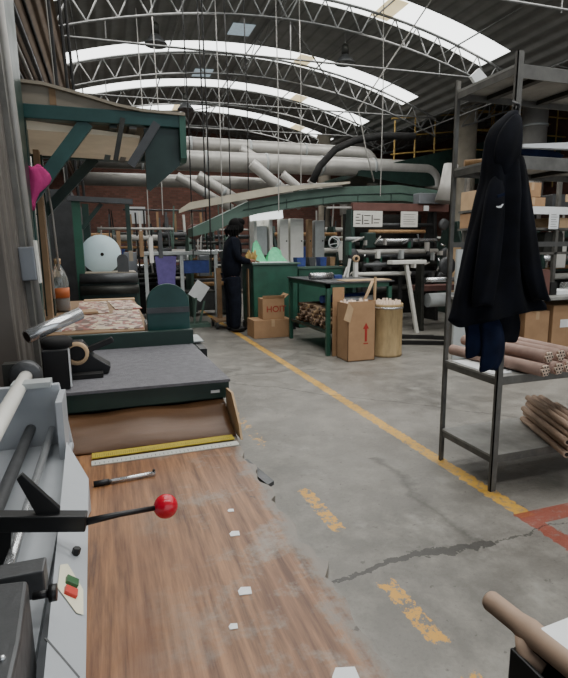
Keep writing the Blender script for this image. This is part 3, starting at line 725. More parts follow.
MB().path([A + d*.07 + Vector((-.008, 0, -.006)), A + d*.078 + Vector((-.014, 0, -.025)), A + d*.10 + Vector((-.006, 0, -.03))], [.012, .012, .008], 12).build('torn_flap', M['tube'], tb)
mb = MB(); n = Vector((-d.y, d.x, 0)); n = n if n.x > 0 else -n
rs = []
for s in (.085, .12, .2, .34):
    p = A + d*s; rs.append([p + Vector((0, 0, .0162)), p + n*.03 + Vector((0, 0, .015)), p + n*.35 + Vector((0, 0, .004))])
mb.rings(rs, closed=False, cap=False, smooth=False)
mb.build('paper_web', M['white'], label='white paper sheet coming off the cardboard tube at lower right', category='paper')

# ------------------------------------------------------------------ steel rack
X0, X1, Y0, Y1 = 1.868, 3.6, 2.07, 2.53
t = thing('steel_rack', 'tall grey angle iron rack with five shelves at the right', 'rack', (X0, Y0, 0))
for x in (X0, X1):
    for y in (Y0, Y1):
        w = .036 if y == Y0 else .034; dy = 1 if y == Y0 else -1
        MB().box((x, min(y, y+dy*.005), 0), (x+w, max(y, y+dy*.005), 2.20)).box((x, min(y, y+dy*.02), 0), (x+.005, max(y, y+dy*.02), 2.20)).build('post', M['steel'], t)
for z in (.205, .635, 1.735, 2.145):
    sh = MB().box((X0+.003, Y0+.006, z-.012), (X1+.04, Y1-.006, z)).build('shelf', M['racktop'], t)
    MB().box((X0+.006, Y0+.004, z-(.045 if z < 1 else .062)), (X1+.04, Y0+.010, z-.002)).box((X0+.006, Y1-.010, z-.045), (X1+.04, Y1-.004, z-.002))\
        .box((X0+.004, Y0+.01, z-.045), (X0+.009, Y1-.01, z-.002)).build('shelf_lip', M['steel'], sh)
    if z > 1.3:
        for k in range(5): MB().box((X0+.2+k*.35, Y0+.02, z-.035), (X0+.24+k*.35, Y1-.02, z-.012)).build('shelf_stiffener', M['darksteel'], sh)
MB().box((X0+.006, Y1-.012, 1.30), (X1, Y1-.006, 1.33)).build('back_rail', M['steel'], t)
MB().prism([(1.90, 2.20), (1.95, 2.245), (2.01, 2.20), (1.93, 2.17)], 'y', 2.44, 2.46).build('folded_paper', M['white'], label='crumpled white paper perched on the top corner of the rack', category='paper')
MB().box((1.893, 2.13, .6355), (2.02, 2.48, .638), None, (0, 0, R(-2))).build('paper_sheet', M['white'], label='white paper sheet on the left end of the middle rack shelf', category='paper')
MB().box((2.0, 2.15, .636), (2.14, 2.5, .6375), None, (0, 0, R(4))).build('paper_sheet', M['paleplate'], label='grey paper partly under the rolls on the middle shelf', category='paper')
# kraft wrapped tubes with bundled cores, middle shelf
def kraft_roll(a, b, r, label, cores=7):
    a, b = Vector(a), Vector(b); d = (b - a).normalized()
    t = thing('wrapped_roll', label, 'roll', a, 'kraft wrapped rolls on the middle rack shelf')
    MB().path([a - d*.012, a, a.lerp(b, .3), a.lerp(b, .7), b], [r*.6, r*.95, r, r*1.02, r], 18).build('wrapper', M['tubep'], t)
    u = d.cross(Vector((0, 0, 1))).normalized(); w = u.cross(d)
    m1 = MB(); m2 = MB()
    for k in range(cores):
        o = Vector() if k == 0 else (u*math.cos(2*PI*k/(cores-1)) + w*math.sin(2*PI*k/(cores-1))) * r*.62
        m1.lathe((0,0,0), [(.001,0)], 3) if False else m1.cyl(b + o, b + o + d*.012, r*.30, 10)
        m2.cyl(b + o + d*.010, b + o + d*.0128, r*.17, 8)
    m1.build('core_tubes', M['tubeend'], t); m2.build('core_holes', M['core'], t)
rolls = [((2.00, 2.62, .672), (2.09, 1.99, .672), .034, 'frontmost kraft wrapped roll on the middle shelf, reaching the left post'),
         ((2.15, 2.60, .672), (2.19, 2.00, .672), .034, 'second kraft wrapped roll on the shelf, bottom layer'),
         ((2.27, 2.58, .672), (2.28, 2.02, .672), .034, 'third kraft wrapped roll along the shelf, bottom layer'),
         ((2.38, 2.56, .672), (2.37, 2.03, .672), .034, 'fourth kraft wrapped roll, near the right picture edge'),
         ((2.48, 2.56, .672), (2.46, 2.03, .672), .034, 'rightmost kraft wrapped roll at the picture edge'),
         ((2.07, 2.60, .732), (2.15, 2.03, .730), .033, 'left kraft wrapped roll of the upper layer'),
         ((2.20, 2.60, .732), (2.24, 2.04, .730), .033, 'middle kraft wrapped roll of the upper layer'),
         ((2.32, 2.58, .732), (2.33, 2.05, .730), .033, 'right kraft wrapped roll of the upper layer')]
for a, b_, r, lab in rolls: kraft_roll(a, b_, r, lab)
# bare tubes, bottom shelf
ordn = ['frontmost', 'second', 'third', 'fourth', 'fifth', 'rearmost']; layn = ['lowest', 'second lowest', 'middle', 'second highest', 'highest']
k = 0
for layer, cnt in ((0, 6), (1, 6), (2, 6), (3, 5), (4, 3)):
    for j in range(cnt):
        r = .0185; u = .041 * (j + (layer % 2)*.5 + (.6 if layer == 4 else 0)); base = Vector((2.44, 2.47, .206 + r + layer*.034)); dd = Vector((-.38, -.92, 0)).normalized()
        pp = base + Vector((.93, -.36, 0)).normalized() * u * 1.0
        L0 = .06*rnd.random()
        a = pp - dd*(.0 - L0); b_ = pp + dd*.60
        tt = thing('cardboard_rod', 'bare cardboard tube, %s of the %s layer on the bottom rack shelf' % (ordn[j], layn[layer]), 'tube', a, 'bare tubes on the bottom rack shelf')
        MB().cyl(a, b_, r, 14).build('rod_body', M['tube'], tt)
        MB().cyl(a - dd*.0005, a + dd*.001, r*.6, 12).cyl(b_ - dd*.001, b_ + dd*.0005, r*.6, 12).build('rod_hole', M['core'], tt)
        k += 1
# things on the upper shelf
MB().prism([(0, .05), (.12, 0), (.30, 0), (.34, .03), (.16, .075)], 'y', 0, .12).build('blue_bag', M['navy'], label='dark blue bag on the upper rack shelf right of the hoodie post', category='bag')
bpy.data.objects['blue_bag'].location = (2.12, 2.22, 1.737)
MB().prism([(1.98, 1.80), (2.35, 1.83), (2.9, 1.90), (2.9, 1.87), (2.4, 1.795), (1.98, 1.785)], 'y', 2.12, 2.16).build('white_strip', M['white'], label='long white strip lying slanted on the upper rack shelf', category='strip')
MB().cyl((1.93, 2.50, 1.765), (2.12, 2.42, 1.775), .018, 12).build('short_tube', M['wrod'], label='short yellowish tube on the upper shelf left of the hoodie', category='tube')
MB().cyl((2.02, 2.36, 1.76), (2.18, 2.40, 1.775), .02, 12).build('short_tube', M['whiteplast'], label='short white tube on the upper shelf behind the hoodie', category='tube')
MB().box((2.42, 2.2, 1.737), (2.62, 2.4, 1.79)).build('small_box', M['cast'], label='small grey box on the upper shelf at the picture edge', category='box', group=None) if False else \
MB().box((2.40, 2.2, 1.737), (2.62, 2.4, 1.78)).build('small_box', M['redbeam'], label='small dark box on the upper shelf at the picture edge', category='box')

# hoodie hanging on the front post
def interp(tab, z):
    for (z1, a1), (z2, a2) in zip(tab, tab[1:]):
        if z1 >= z >= z2:
            u = (z1 - z) / (z1 - z2); return [p + (q - p) * u for p, q in zip(a1, a2)]
    return tab[-1][1] if z < tab[-1][0] else tab[0][1]
# (z, (x left, x right))
outl = [(1.905, (1.765, 1.80)), (1.87, (1.715, 1.812)), (1.83, (1.665, 1.818)), (1.78, (1.640, 1.818)), (1.70, (1.635, 1.818)), (1.60, (1.635, 1.822)), (1.50, (1.615, 1.838)), (1.42, (1.60, 1.86)), (1.30, (1.575, 1.90)), (1.15, (1.545, 1.955)), (1.03, (1.52, 2.01)), (.96, (1.50, 2.04))]
h = thing('hooded_jacket', 'black hooded jacket hanging from the front post of the rack', 'jacket', (1.75, 2.0, .95))
rs = []; NA = 72
for k in range(44):
    u = k/43; z = 1.905 - (1.905 - .955)*u; xl, xrr = interp(outl, z)
    cxx = (xl + xrr)/2; hw = (xrr - xl)/2; th = .025 + .06*min(1, u*2.5); ring = []
    for j in range(NA):
        a = 2*PI*j/NA; f = .010*u*math.sin(9*a + 2*math.sin(u*3)) + .008*min(1, u*3)*math.sin(5*a + 4*u)
        x = cxx + (hw + f*.5)*math.copysign(abs(math.cos(a))**.85, math.cos(a)); y = 1.985 + (th + f*1.6)*math.sin(a) - .012*math.sin(6*u)
        zz = z + (.07 * max(0, (x - cxx)/hw) if u > .9 else 0)*(u-.9)*10 + (.02*math.sin(3*a) if k == 43 else 0)
        ring.append((x, y, zz))
    rs.append(ring)
MB().rings(rs).build('jacket_body', M['hood'], h)
# sleeve on the right side
def sleeve(pts, rr, nm, m, par, sq=.55):
    rs = []; pts = [Vector(p) for p in pts]; pts.append(pts[-1] + (pts[-1] - pts[-2]).normalized()*.003); rr = list(rr) + [rr[-1]*.985]
    for k, p in enumerate(pts):
        rs.append([(p.x + rr[k]*math.cos(a)*(1+.10*math.sin(3*a+k*1.3)), p.y + rr[k]*sq*math.sin(a)*(1+.2*math.sin(4*a+k)), p.z + .012*math.sin(2*a+k)) for a in [2*PI*j/28 for j in range(28)]])
    o = MB().rings(rs).build(nm, m, par); s = o.modifiers.new('sub', 'SUBSURF'); s.levels = s.render_levels = 1; return o
sleeve([(1.775, 1.925, 1.72), (1.785, 1.915, 1.6), (1.80, 1.91, 1.48), (1.83, 1.905, 1.36), (1.86, 1.905, 1.24), (1.91, 1.905, 1.12), (1.955, 1.91, 1.05)], [.03, .04, .048, .05, .053, .055, .052], 'sleeve', M['hood'], h)
sleeve([(1.67, 1.93, 1.62), (1.655, 1.92, 1.5), (1.64, 1.915, 1.38), (1.63, 1.91, 1.25), (1.62, 1.91, 1.12), (1.615, 1.91, 1.04)], [.04, .055, .06, .06, .06, .055], 'sleeve', M['hood'], h)
sleeve([(1.78, 1.95, 1.885), (1.75, 1.94, 1.84), (1.725, 1.935, 1.78), (1.715, 1.93, 1.71), (1.72, 1.935, 1.64), (1.73, 1.94, 1.60)], [.02, .045, .066, .07, .06, .03], 'hood', M['hood'], h, .5)
MB().box((1.52, 1.9, .955), (1.93, 1.905, .975)).build('hem_band', M['navy'], h) if False else None
em = thing  # emblem: small leaping shape in white
mb = MB(); ex, ez, ey = 1.60, 1.470, 1.842
P = [(0, 0), (.012, -.004), (.024, -.003), (.03, .004), (.036, .014), (.031, .013), (.024, .006), (.012, .004), (.002, .004)]
mb.prism([(ex + a, ez + b_) for a, b_ in P], 'y', ey, ey+.004); mb.build('emblem', M['white'], h)
MB().bar((1.605, 1.848, 1.515), (1.64, 1.846, 1.525), .004, .012).build('pocket_trim', M['navy'], h)
MB().path([(1.79, 2.0, 1.95), (1.80, 1.97, 1.93), (1.80, 1.98, 1.90)], .008, 8).build('hanging_loop', M['black'], h)
MB().cyl((1.905, 2.09, 1.925), (1.80, 2.0, 1.925), .006, 8).build('coat_hook', M['darksteel'], label='small dark hook on the rack post holding the jacket', category='hook')
p = thing('navy_trousers', 'dark navy work trousers hanging below the hooded jacket', 'trousers', (1.75, 2.02, .75))
sleeve([(1.68, 2.0, 1.05), (1.665, 2.0, .95), (1.66, 1.99, .88), (1.655, 1.985, .82), (1.655, 1.985, .785)], [.09, .08, .068, .062, .055], 'trouser_leg', M['navy'], p, .5)
sleeve([(1.79, 2.02, 1.05), (1.80, 2.02, .97), (1.81, 2.01, .92), (1.815, 2.005, .87), (1.82, 2.0, .84)], [.12, .115, .11, .10, .088], 'trouser_leg', M['hood'], p, .45)
sleeve([(1.70, 1.97, .98), (1.71, 1.95, .88), (1.715, 1.945, .80), (1.71, 1.945, .75), (1.705, 1.95, .72)], [.07, .068, .065, .06, .05], 'trouser_leg', M['navy'], p, .5)

# ------------------------------------------------------------------ worker
def skin_chain(name, verts, edges, m, parent, sub=2, root=0):
    me = bpy.data.meshes.new(name); me.from_pydata([v[0] for v in verts], edges, [])
    o = bpy.data.objects.new(name, me); COL.objects.link(o); o.parent = parent
    s = o.modifiers.new('skin', 'SKIN'); s.use_smooth_shade = True
    for i, v in enumerate(verts):
        me.skin_vertices[0].data[i].radius = v[1]
        me.skin_vertices[0].data[i].use_root = (i == root)
    su = o.modifiers.new('sub', 'SUBSURF'); su.levels = su.render_levels = sub
    me.materials.append(m); return o
W = thing('person', 'person in dark navy work clothes standing at the green counter, head bent', 'person', (1.84, 7.95, 0))
# local frame: +x is the way the worker faces
bv = [((0, 0, .92), (.09, .11)), ((.0, 0, 1.12), (.10, .13)), ((.02, 0, 1.32), (.11, .17)), ((.05, 0, 1.47), (.06, .07)), ((.085, 0, 1.55), (.048, .048)), ((.115, 0, 1.63), (.085, .075)), ((.13, 0, 1.70), (.075, .07)),
      ((.03, .17, 1.43), (.05, .05)), ((.06, .22, 1.20), (.042, .042)), ((.24, .17, 1.10), (.033, .033)), ((.30, .15, 1.11), (.032, .02)),
      ((.03, -.17, 1.43), (.05, .05)), ((.05, -.22, 1.18), (.042, .042)), ((.25, -.15, 1.12), (.033, .033)), ((.31, -.13, 1.13), (.032, .02)),
      ((.0, .09, .86), (.06, .06)), ((.01, .10, .48), (.045, .045)), ((-.01, .10, .10), (.033, .033)), ((.05, .10, .05), (.03, .03)),
      ((.0, -.09, .86), (.06, .06)), ((.03, -.10, .48), (.045, .045)), ((.02, -.10, .10), (.033, .033)), ((.08, -.10, .05), (.03, .03))]
be = [(0,1),(1,2),(2,3),(3,4),(4,5),(5,6),(2,7),(7,8),(8,9),(9,10),(2,11),(11,12),(12,13),(13,14),(0,15),(15,16),(16,17),(17,18),(0,19),(19,20),(20,21),(21,22)]
n0 = len(bv)
for hx, hy, hz, s in ((.30, .15, 1.11, 1), (.31, -.13, 1.13, -1)):
    root = 10 if s == 1 else 14
    for f in range(4):
        off = (f - 1.5)*.02; ln = (.06, .072, .068, .05)[f]
        i = len(bv); bv += [((hx+.045, hy + off, hz - .004), (.009, .009)), ((hx+.045+ln*.6, hy + off*1.1, hz-.014), (.0085, .0085)), ((hx+.045+ln, hy + off*1.1, hz-.032), (.0075, .0075))]
        be += [(root, i), (i, i+1), (i+1, i+2)]
    i = len(bv); bv += [((hx+.015, hy - s*.035, hz-.005), (.011, .011)), ((hx+.05, hy - s*.05, hz-.012), (.009, .009))]; be += [(root, i), (i, i+1)]
skin_chain('body', bv, be, M['skin'], W)
jv = [((0, 0, .80), (.165, .19)), ((0, 0, 1.12), (.165, .19)), ((.01, 0, 1.36), (.165, .21)), ((.045, 0, 1.50), (.09, .10)),
      ((.03, .18, 1.42), (.075, .075)), ((.05, .235, 1.19), (.065, .065)), ((.22, .18, 1.105), (.05, .05)), ((.27, .165, 1.105), (.045, .045)),
      ((.03, -.18, 1.42), (.075, .075)), ((.04, -.235, 1.17), (.065, .065)), ((.22, -.165, 1.115), (.05, .05)), ((.27, -.15, 1.12), (.045, .045))]
skin_chain('jacket', jv, [(0,1),(1,2),(2,3),(2,4),(4,5),(5,6),(6,7),(2,8),(8,9),(9,10),(10,11)], M['worker'], W)
tv = [((0, 0, 1.0), (.14, .16)), ((0, .09, .82), (.13, .12)), ((.01, .10, .48), (.105, .105)), ((-.01, .10, .04), (.085, .085)), ((0, -.09, .82), (.13, .12)), ((.03, -.10, .48), (.105, .105)), ((.02, -.10, .04), (.085, .085))]
skin_chain('trousers', tv, [(0,1),(1,2),(2,3),(0,4),(4,5),(5,6)], M['worker'], W)
for x, y in ((.04, .10), (.07, -.10)):
    o = MB().ball((0, 0, 0), 1, seg=16, sc=(.135, .05, .05)).build('shoe', M['shoe']); o.data.transform(Matrix.Translation(-Vector((0, 0, o.dimensions.z*0)))); o.parent = W; o.location = (x, y, .0)
hair = MB(); hr = random.Random(5)
hair.ball((.085, 0, 1.675), .115, seg=20, sc=(1, .92, 1.0)); hair.ball((.045, 0, 1.60), .10, seg=16, sc=(.9, 1, 1.2)); hair.ball((.15, 0, 1.72), .085, seg=12, sc=(1, 1.1, .8)); hair.ball((.12, -.06, 1.64), .075, seg=12, sc=(1.1, .7, 1.2)); hair.ball((.12, .06, 1.64), .075, seg=12, sc=(1.1, .7, 1.2))
for k in range(26):
    a = hr.uniform(0, 2*PI); hair.path([(.07 + .09*math.cos(a), .09*math.sin(a), 1.66), (.05 + .125*math.cos(a), .12*math.sin(a), 1.60), (.06 + .12*math.cos(a), .115*math.sin(a), 1.53 - hr.random()*.04)] , [.03, .025, .008], 6) if math.cos(a) < .5 else None
hair.build('hair', M['hair']).parent = W
[o for o in W.children if o.name.startswith('hair')][0].location = Vector((0,0,0)) if False else [o for o in W.children if o.name.startswith('hair')][0].location
MB().ball((W.location.x+.195, 7.95, 1.645), .014, seg=8).build('nose', M['skin'], W)

# worker's surroundings
def carton(name, x0, y0, x1, y1, z0, z1, m, label, rot=0, flaps=False, tape=True, cat='box', group=None):
    t = thing(name, label, cat, ((x0+x1)/2, (y0+y1)/2, z0), group)
    MB().box((x0, y0, z0), (x1, y1, z1)).build('carton_body', M[m], t, .004)
    if tape: MB().box(((x0+x1)/2-.025, y0-.002, z1-.10 if z1-z0 > .15 else z1-.03), ((x0+x1)/2+.025, y0-.0005, z1)).box(((x0+x1)/2-.025, y0, z1+.0003), ((x0+x1)/2+.025, y1, z1+.0015)).build('packing_tape', M['kraftl'], t)
    if flaps:
        MB().box((x0, y0-.002, z1), (x1, y0+.002, z1+.05), None, (R(20), 0, 0), (x0, y0, z1)).build('flap', M[m], t)
        MB().prism([(x1, z1), (x1+.07, z1+.06), (x1+.072, z1+.056), (x1, z1-.004)], 'y', y0, y1).build('flap', M[m], t)
    t.rotation_euler = (0, 0, R(rot)); return t
carton('floor_carton', 1.97, 7.15, 2.56, 7.55, .001, .27, 'kraft', 'long plain cardboard carton on the floor at the worker feet')
bx = carton('open_carton', 2.12, 7.2, 2.46, 7.45, .272, .58, 'kraft', 'open cardboard box with red lettering standing on the long carton', 0, True, False)
def text_obj(txt, loc, size, m, parent, rot=(PI/2, 0, 0), nm='lettering'):
    cu = bpy.data.curves.new(nm, 'FONT'); cu.body = txt; cu.size = size; cu.extrude = .001; cu.align_x = 'CENTER'; cu.align_y = 'CENTER'
    tmp = bpy.data.objects.new(nm, cu); COL.objects.link(tmp); bpy.context.view_layer.update()
    me = bpy.data.meshes.new_from_object(tmp.evaluated_get(bpy.context.evaluated_depsgraph_get())); bpy.data.objects.remove(tmp)
    me.transform(Euler(rot).to_matrix().to_4x4()); me.materials.clear(); me.materials.append(m)
    o = bpy.data.objects.new(nm, me); COL.objects.link(o)
    if parent: o.parent = parent; o.location = Vector(loc) - Vector(parent.location)
    else: o.location = loc
    return o
text_obj('HOIT', (2.33, 7.197, .42), .13, M['redink'], bx)

t = thing('green_counter', 'large dark green steel counter right of the worker', 'counter', (2.45, 8.1, 0))
MB().box((2.14, 7.75, .12), (2.88, 8.45, 1.06)).build('body', M['green'], t, .01)
MB().box((2.12, 7.8, 0), (2.86, 8.4, .12)).build('plinth', M['black'], t)
MB().box((2.12, 7.72, 1.06), (2.92, 8.48, 1.09)).build('countertop', M['mgreen'], t, .004)
MB().box((2.08, 7.85, .12), (2.098, 7.95, 1.0)).build('edge_trim', M['tan'], t)
MB().box((2.12, 7.8, 1.091), (2.75, 8.3, 1.10), None, (0, 0, R(3))).build('paper_pile', M['white'], label='white sheets spread on the green counter before the worker', category='paper')
mb = MB()
mb.rings([[(2.25, 8.35, 1.1), (2.5, 8.35, 1.1), (2.5, 8.2, 1.1), (2.25, 8.2, 1.1)], [(2.28, 8.33, 1.28), (2.44, 8.33, 1.34), (2.42, 8.25, 1.28), (2.28, 8.25, 1.3)], [(2.3, 8.32, 1.40), (2.36, 8.32, 1.46), (2.36, 8.28, 1.44), (2.3, 8.28, 1.40)]], smooth=False)
mb.build('green_bag', M['bgreen'], label='bright green plastic bag standing on the counter left side', category='bag')
mb = MB(); mb.rings([[(2.5, 8.35, 1.1), (2.85, 8.35, 1.1), (2.85, 8.15, 1.1), (2.5, 8.15, 1.1)], [(2.55, 8.3, 1.24), (2.78, 8.3, 1.28), (2.75, 8.22, 1.22), (2.55, 8.22, 1.26)], [(2.64, 8.3, 1.34), (2.70, 8.3, 1.33), (2.70, 8.27, 1.33), (2.64, 8.27, 1.33)]], smooth=False)
mb.build('green_bag', M['bgreen'], label='lower bright green plastic bag beside the tall green one', category='bag')
mb = MB(); 
for k in range(9): mb.path([(2.10+.012*k, 7.9, 1.1), (2.07+.02*k, 7.9, 1.22), (2.06+.02*k+.02*math.sin(k*2), 7.9, 1.20+.03*((k*5)%4))], [.02, .028, .012], 8)
mb.build('yellow_rag', M['rail'], label='yellow orange crumpled rags in front of the worker hands', category='rag')
t = thing('lit_cabinet', 'brightly lit white cabinet frame behind the green counter', 'cabinet', (2.6, 8.9, 0))
MB().box((2.55, 9.12, 0), (2.60, 9.5, 1.95)).box((2.84, 9.12, 0), (2.90, 9.5, 1.95)).box((2.55, 9.45, 0), (2.90, 9.5, 1.95)).build('frame', M['whiteplast'], t)
MB().box((2.52, 9.11, 1.84), (3.10, 9.3, 2.0), None, (0, R(-5), 0)).build('light_panel', M['lamp'], t)
MB().box((2.61, 9.2, 1.2), (2.82, 9.44, 1.72)).build('inner_unit', M['paleplate'], t)
for k, (x0, x1, z1, lab) in enumerate([(2.95, 3.12, 1.85, 'white panel door behind the counter, next to the lit cabinet'), (3.16, 3.42, 1.86, 'wider white panel door behind the counter'), (3.52, 3.60, 1.85, 'narrow tan panel right of the white doors'), (3.66, 3.85, 1.83, 'pale blue grey panel right of the narrow tan one')]):
    q = thing('locker_panel', lab, 'panel', ((x0+x1)/2, 9.2, 0), 'panels behind the counter')
    MB().box((x0+.1, 9.15, .0), (x1+.1, 9.3, z1)).build('panel_sheet', M[('whiteplast', 'whiteplast', 'tan', 'paleplate')[k]], q, .005)
    MB().ball((x1+.06, 9.14, 1.45), .015, seg=8).build('handle', M['black'], q)
t = thing('side_cabinet', 'second lower green cabinet behind the workbench', 'cabinet', (3.2, 8.2, 0))
MB().box((2.95, 7.9, 0), (3.75, 8.5, .98)).build('body', M['green'], t, .01)
MB().box((2.93, 7.88, .98), (3.77, 8.52, 1.01)).build('countertop', M['mgreen'], t)
for k, (x, m, w, lab) in enumerate([(3.0, 'blue', .16, 'blue parts tub on the second green cabinet'), (3.22, 'cast', .12, 'grey small tub beside the blue one'), (3.42, 'blue', .12, 'smaller blue tub on the second cabinet right side'), (3.6, 'tan', .1, 'tan small box at the right of the blue tubs')]):
    MB().prism([(x+.01, 1.012), (x+w-.01, 1.012), (x+w, 1.16), (x, 1.16)], 'y', 8.1, 8.3).build('parts_tub', M[m], label=lab, category='tub', group='tubs on the second cabinet')
# trolley behind worker
t = thing('hand_trolley', 'small wooden trolley on castors behind the worker', 'trolley', (1.72, 8.4, 0))
MB().box((1.62, 8.25, .12), (1.95, 8.7, .15)).build('deck', M['tan'], t)
MB().box((1.72, 8.55, .15), (1.80, 8.6, 1.0)).build('upright', M['tan'], t)
for x, y in ((1.65, 8.3), (1.92, 8.3), (1.65, 8.65), (1.92, 8.65)): MB().cyl((x-.015, y, .06), (x+.015, y, .06), .055, 14).build('castor', M['cast'], t)
MB().box((1.35, 8.9, .45), (1.60, 8.95, .75), None, (0, R(35), 0)).build('white_board_piece', M['white'], label='tilted white sheet leaning left of the worker', category='sheet')

# ------------------------------------------------------------------ workbench, carton and drum of rods
t = thing('workbench', 'dark green steel workbench with a lower shelf full of parts', 'workbench', (2.9, 6.3, 0))
MB().box((2.45, 5.62, .885), (3.38, 7.05, .905)).build('benchtop', M['cast'], t, .003)
MB().box((2.47, 5.64, .83), (3.36, 5.67, .885)).box((2.47, 7.0, .83), (3.36, 7.03, .885)).box((2.47, 5.64, .83), (2.50, 7.03, .885)).box((3.33, 5.64, .83), (3.36, 7.03, .885)).build('apron', M['green'], t)
for x in (2.47, 3.31):
    for y in (5.64, 6.98): MB().box((x, y, 0), (x+.05, y+.05, .885)).build('leg', M['green'], t, .003)
MB().box((2.48, 5.66, .27), (3.35, 7.02, .30)).build('lower_shelf', M['dgreen'], t)
mb = MB(); r_ = random.Random(11)
for i in range(26):
    x = 2.56 + r_.random()*.28 
k = 0
for row in range(5):
    lab = ['bottom', 'second', 'third', 'fourth', 'top'][row]
    for j in range(18 - row):
        y = 5.76 + j*.062 + row*.031; z = .325 + row*.054; xa = 2.50 + r_.random()*.07
        MB().path([(xa, y, z), (xa+.42, y + r_.uniform(-.01, .01), z)], .026 if (row+j) % 4 else .020, 10, (M['kraftd'], M['tube'], M['kraftl'])[(row*2 + j) % 3]).cyl((xa-.001, y, z), (xa+.001, y, z), .014, 10, M['core'])\
            .build('core_tube', None, label='cut brown core tube in the %s row under the workbench' % lab, category='tube', group='core tubes stacked under the workbench, %s row' % lab)
MB().box((3.02, 5.8, .301), (3.3, 6.9, .56)).build('parts_crate', M['blackrub'], label='black crate beside the core tubes on the workbench shelf', category='crate')
MB().cyl((2.55, 6.0, .665), (3.2, 6.1, .68), .05, 12).build('blue_roll', M['blue'], label='blue film roll on top of the tubes under the workbench', category='roll')
MB().cyl((2.75, 5.85, .66), (3.25, 5.9, .67), .035, 12).build('white_roll', M['white'], label='white film roll in front of the blue one under the workbench', category='roll')
MB().box((2.58, 5.60, .30), (2.70, 5.62, .80), None, (R(-4), 0, 0)).build('cardboard_sheet', M['kraft'], label='upright cardboard sheet leaning on the workbench front', category='cardboard') if False else \
MB().box((2.53, 5.60, .0), (2.68, 5.615, .84)).build('cardboard_sheet', M['kraft'], label='upright cardboard sheet leaning on the workbench front', category='cardboard')
MB().cyl((2.47, 6.2, .95), (2.80, 6.22, .95), .042, 20).build('silver_roll', M['foil'], label='silver foil roll lying on the workbench top', category='roll')
MB().box((2.88, 6.3, .906), (2.98, 6.4, .95)).build('blue_block', M['blue'], label='small light blue block beside the silver roll', category='block')
MB().box((2.72, 5.66, .9055), (3.36, 5.90, .915), None, (0, 0, R(1))).build('wooden_plank', M['kraftl'], label='thin pale plank along the front of the workbench', category='plank')
t = thing('tape_reel', 'pale reel on a stem standing at the back of the workbench', 'reel', (3.28, 6.5, .906))
MB().box((3.26, 6.48, .906), (3.31, 6.54, 1.12)).build('stem', M['whiteplast'], t)
MB().lathe((3.28, 6.47, 1.16), [(.03, 0), (.05, 0), (.05, .03), (.03, .03), (.03, 0)], 20, axis='y').build('ring', M['kraftl'], t)
t = thing('fork_bracket', 'white angled fork bracket beside the reel on the workbench', 'bracket', (3.17, 6.5, .906))
MB().bar((3.15, 6.5, .906), (3.19, 6.5, 1.16), .03, .03).bar((3.10, 6.5, .91), (3.15, 6.5, 1.05), .02, .02).build('arm', M['whiteplast'], t)

def rods_in(cx_, cy_, zt, n, sx, sy, label_fmt, grp, h=.05, lean=.01, round_=False):
    r_ = random.Random(n); k = 0
    for i in range(n):
        if round_:
            a = 2*PI*i/n; x, y = cx_ + sx*math.cos(a), cy_ + sy*math.sin(a)
        else: x, y = cx_ + sx*(-1 + 2*(i % 9)/8), cy_ + sy*(-1 + (i // 9))
        MB().cyl((x, y, .05), (x + r_.uniform(-lean, lean), y + r_.uniform(-lean, lean), zt + r_.uniform(0, h)), .016, 8, M['tubeend']).build('cardboard_rod', None, label=label_fmt, category='tube', group=grp)
t = thing('tall_carton', 'tall cardboard carton with a red upward arrow, full of tubes', 'box', (2.70, 5.2, 0))
x0, x1, y0, y1 = 2.56, 2.91, 5.24, 5.54
MB().box((x0, y0, .001), (x1, y0+.006, .70)).box((x0, y1-.006, .001), (x1, y1, .66)).box((x0, y0, .001), (x0+.006, y1, .68)).box((x1-.006, y0, .001), (x1, y1, .70)).box((x0, y0, .001), (x1, y1, .01)).build('carton_body', M['kraft'], t)
MB().prism([(x0-.06, .50), (x0+.02, .46), (x0+.06, .62), (x0, .70)], 'y', y0-.012, y0-.006).build('flap', M['kraftl'], t)
cx_ = 2.79
MB().prism([(cx_-.014, .23), (cx_+.014, .23), (cx_+.014, .38), (cx_+.038, .38), (cx_, .45), (cx_-.038, .38), (cx_-.014, .38)], 'y', y0-.003, y0-.0005).build('red_arrow', M['redink'], t)
MB().box((cx_-.03, y0-.003, .20), (cx_+.03, y0-.0005, .212)).build('red_underline', M['redink'], t)
rods_in(2.735, 5.39, .66, 27, .14, .10, 'thin pale tube standing upright in the arrow carton', 'tubes in the tall carton', .06)
MB().cyl((2.76, 5.32, .6), (2.90, 5.30, .93), .018, 10).build('cardboard_rod', M['kraftl'], label='single long tube leaning out of the arrow carton', category='tube')
MB().bar((2.945, 5.36, .0), (2.965, 5.36, .97), .02, .03).build('wooden_stick', M['kraftl'], label='pale stick standing between the arrow carton and the drum', category='stick')
t = thing('fibre_drum', 'round stained fibre drum beside the arrow carton', 'drum', (3.185, 5.46, 0))
MB().lathe((3.185, 5.46, .001), [(.18, 0), (.195, .0), (.197, .03), (.192, .035), (.192, .60), (.197, .61), (.197, .64), (.185, .64), (.185, .05), (.001, .05)], 36).build('drum_wall', M['drum'], t)
MB().lathe((3.185, 5.46, .001), [(.1975, .585), (.199, .59), (.199, .60), (.1975, .605)], 36).build('rim_band', M['chrome'], t)
rods_in(3.185, 5.46, .66, 24, .15, .15, 'brown tube standing around the inside of the fibre drum', 'tubes around the drum rim', .03, .004, True)
rods_in(3.185, 5.46, .645, 10, .09, .09, 'brown tube standing in the middle of the fibre drum', 'tubes in the drum middle', .03, .004, True)

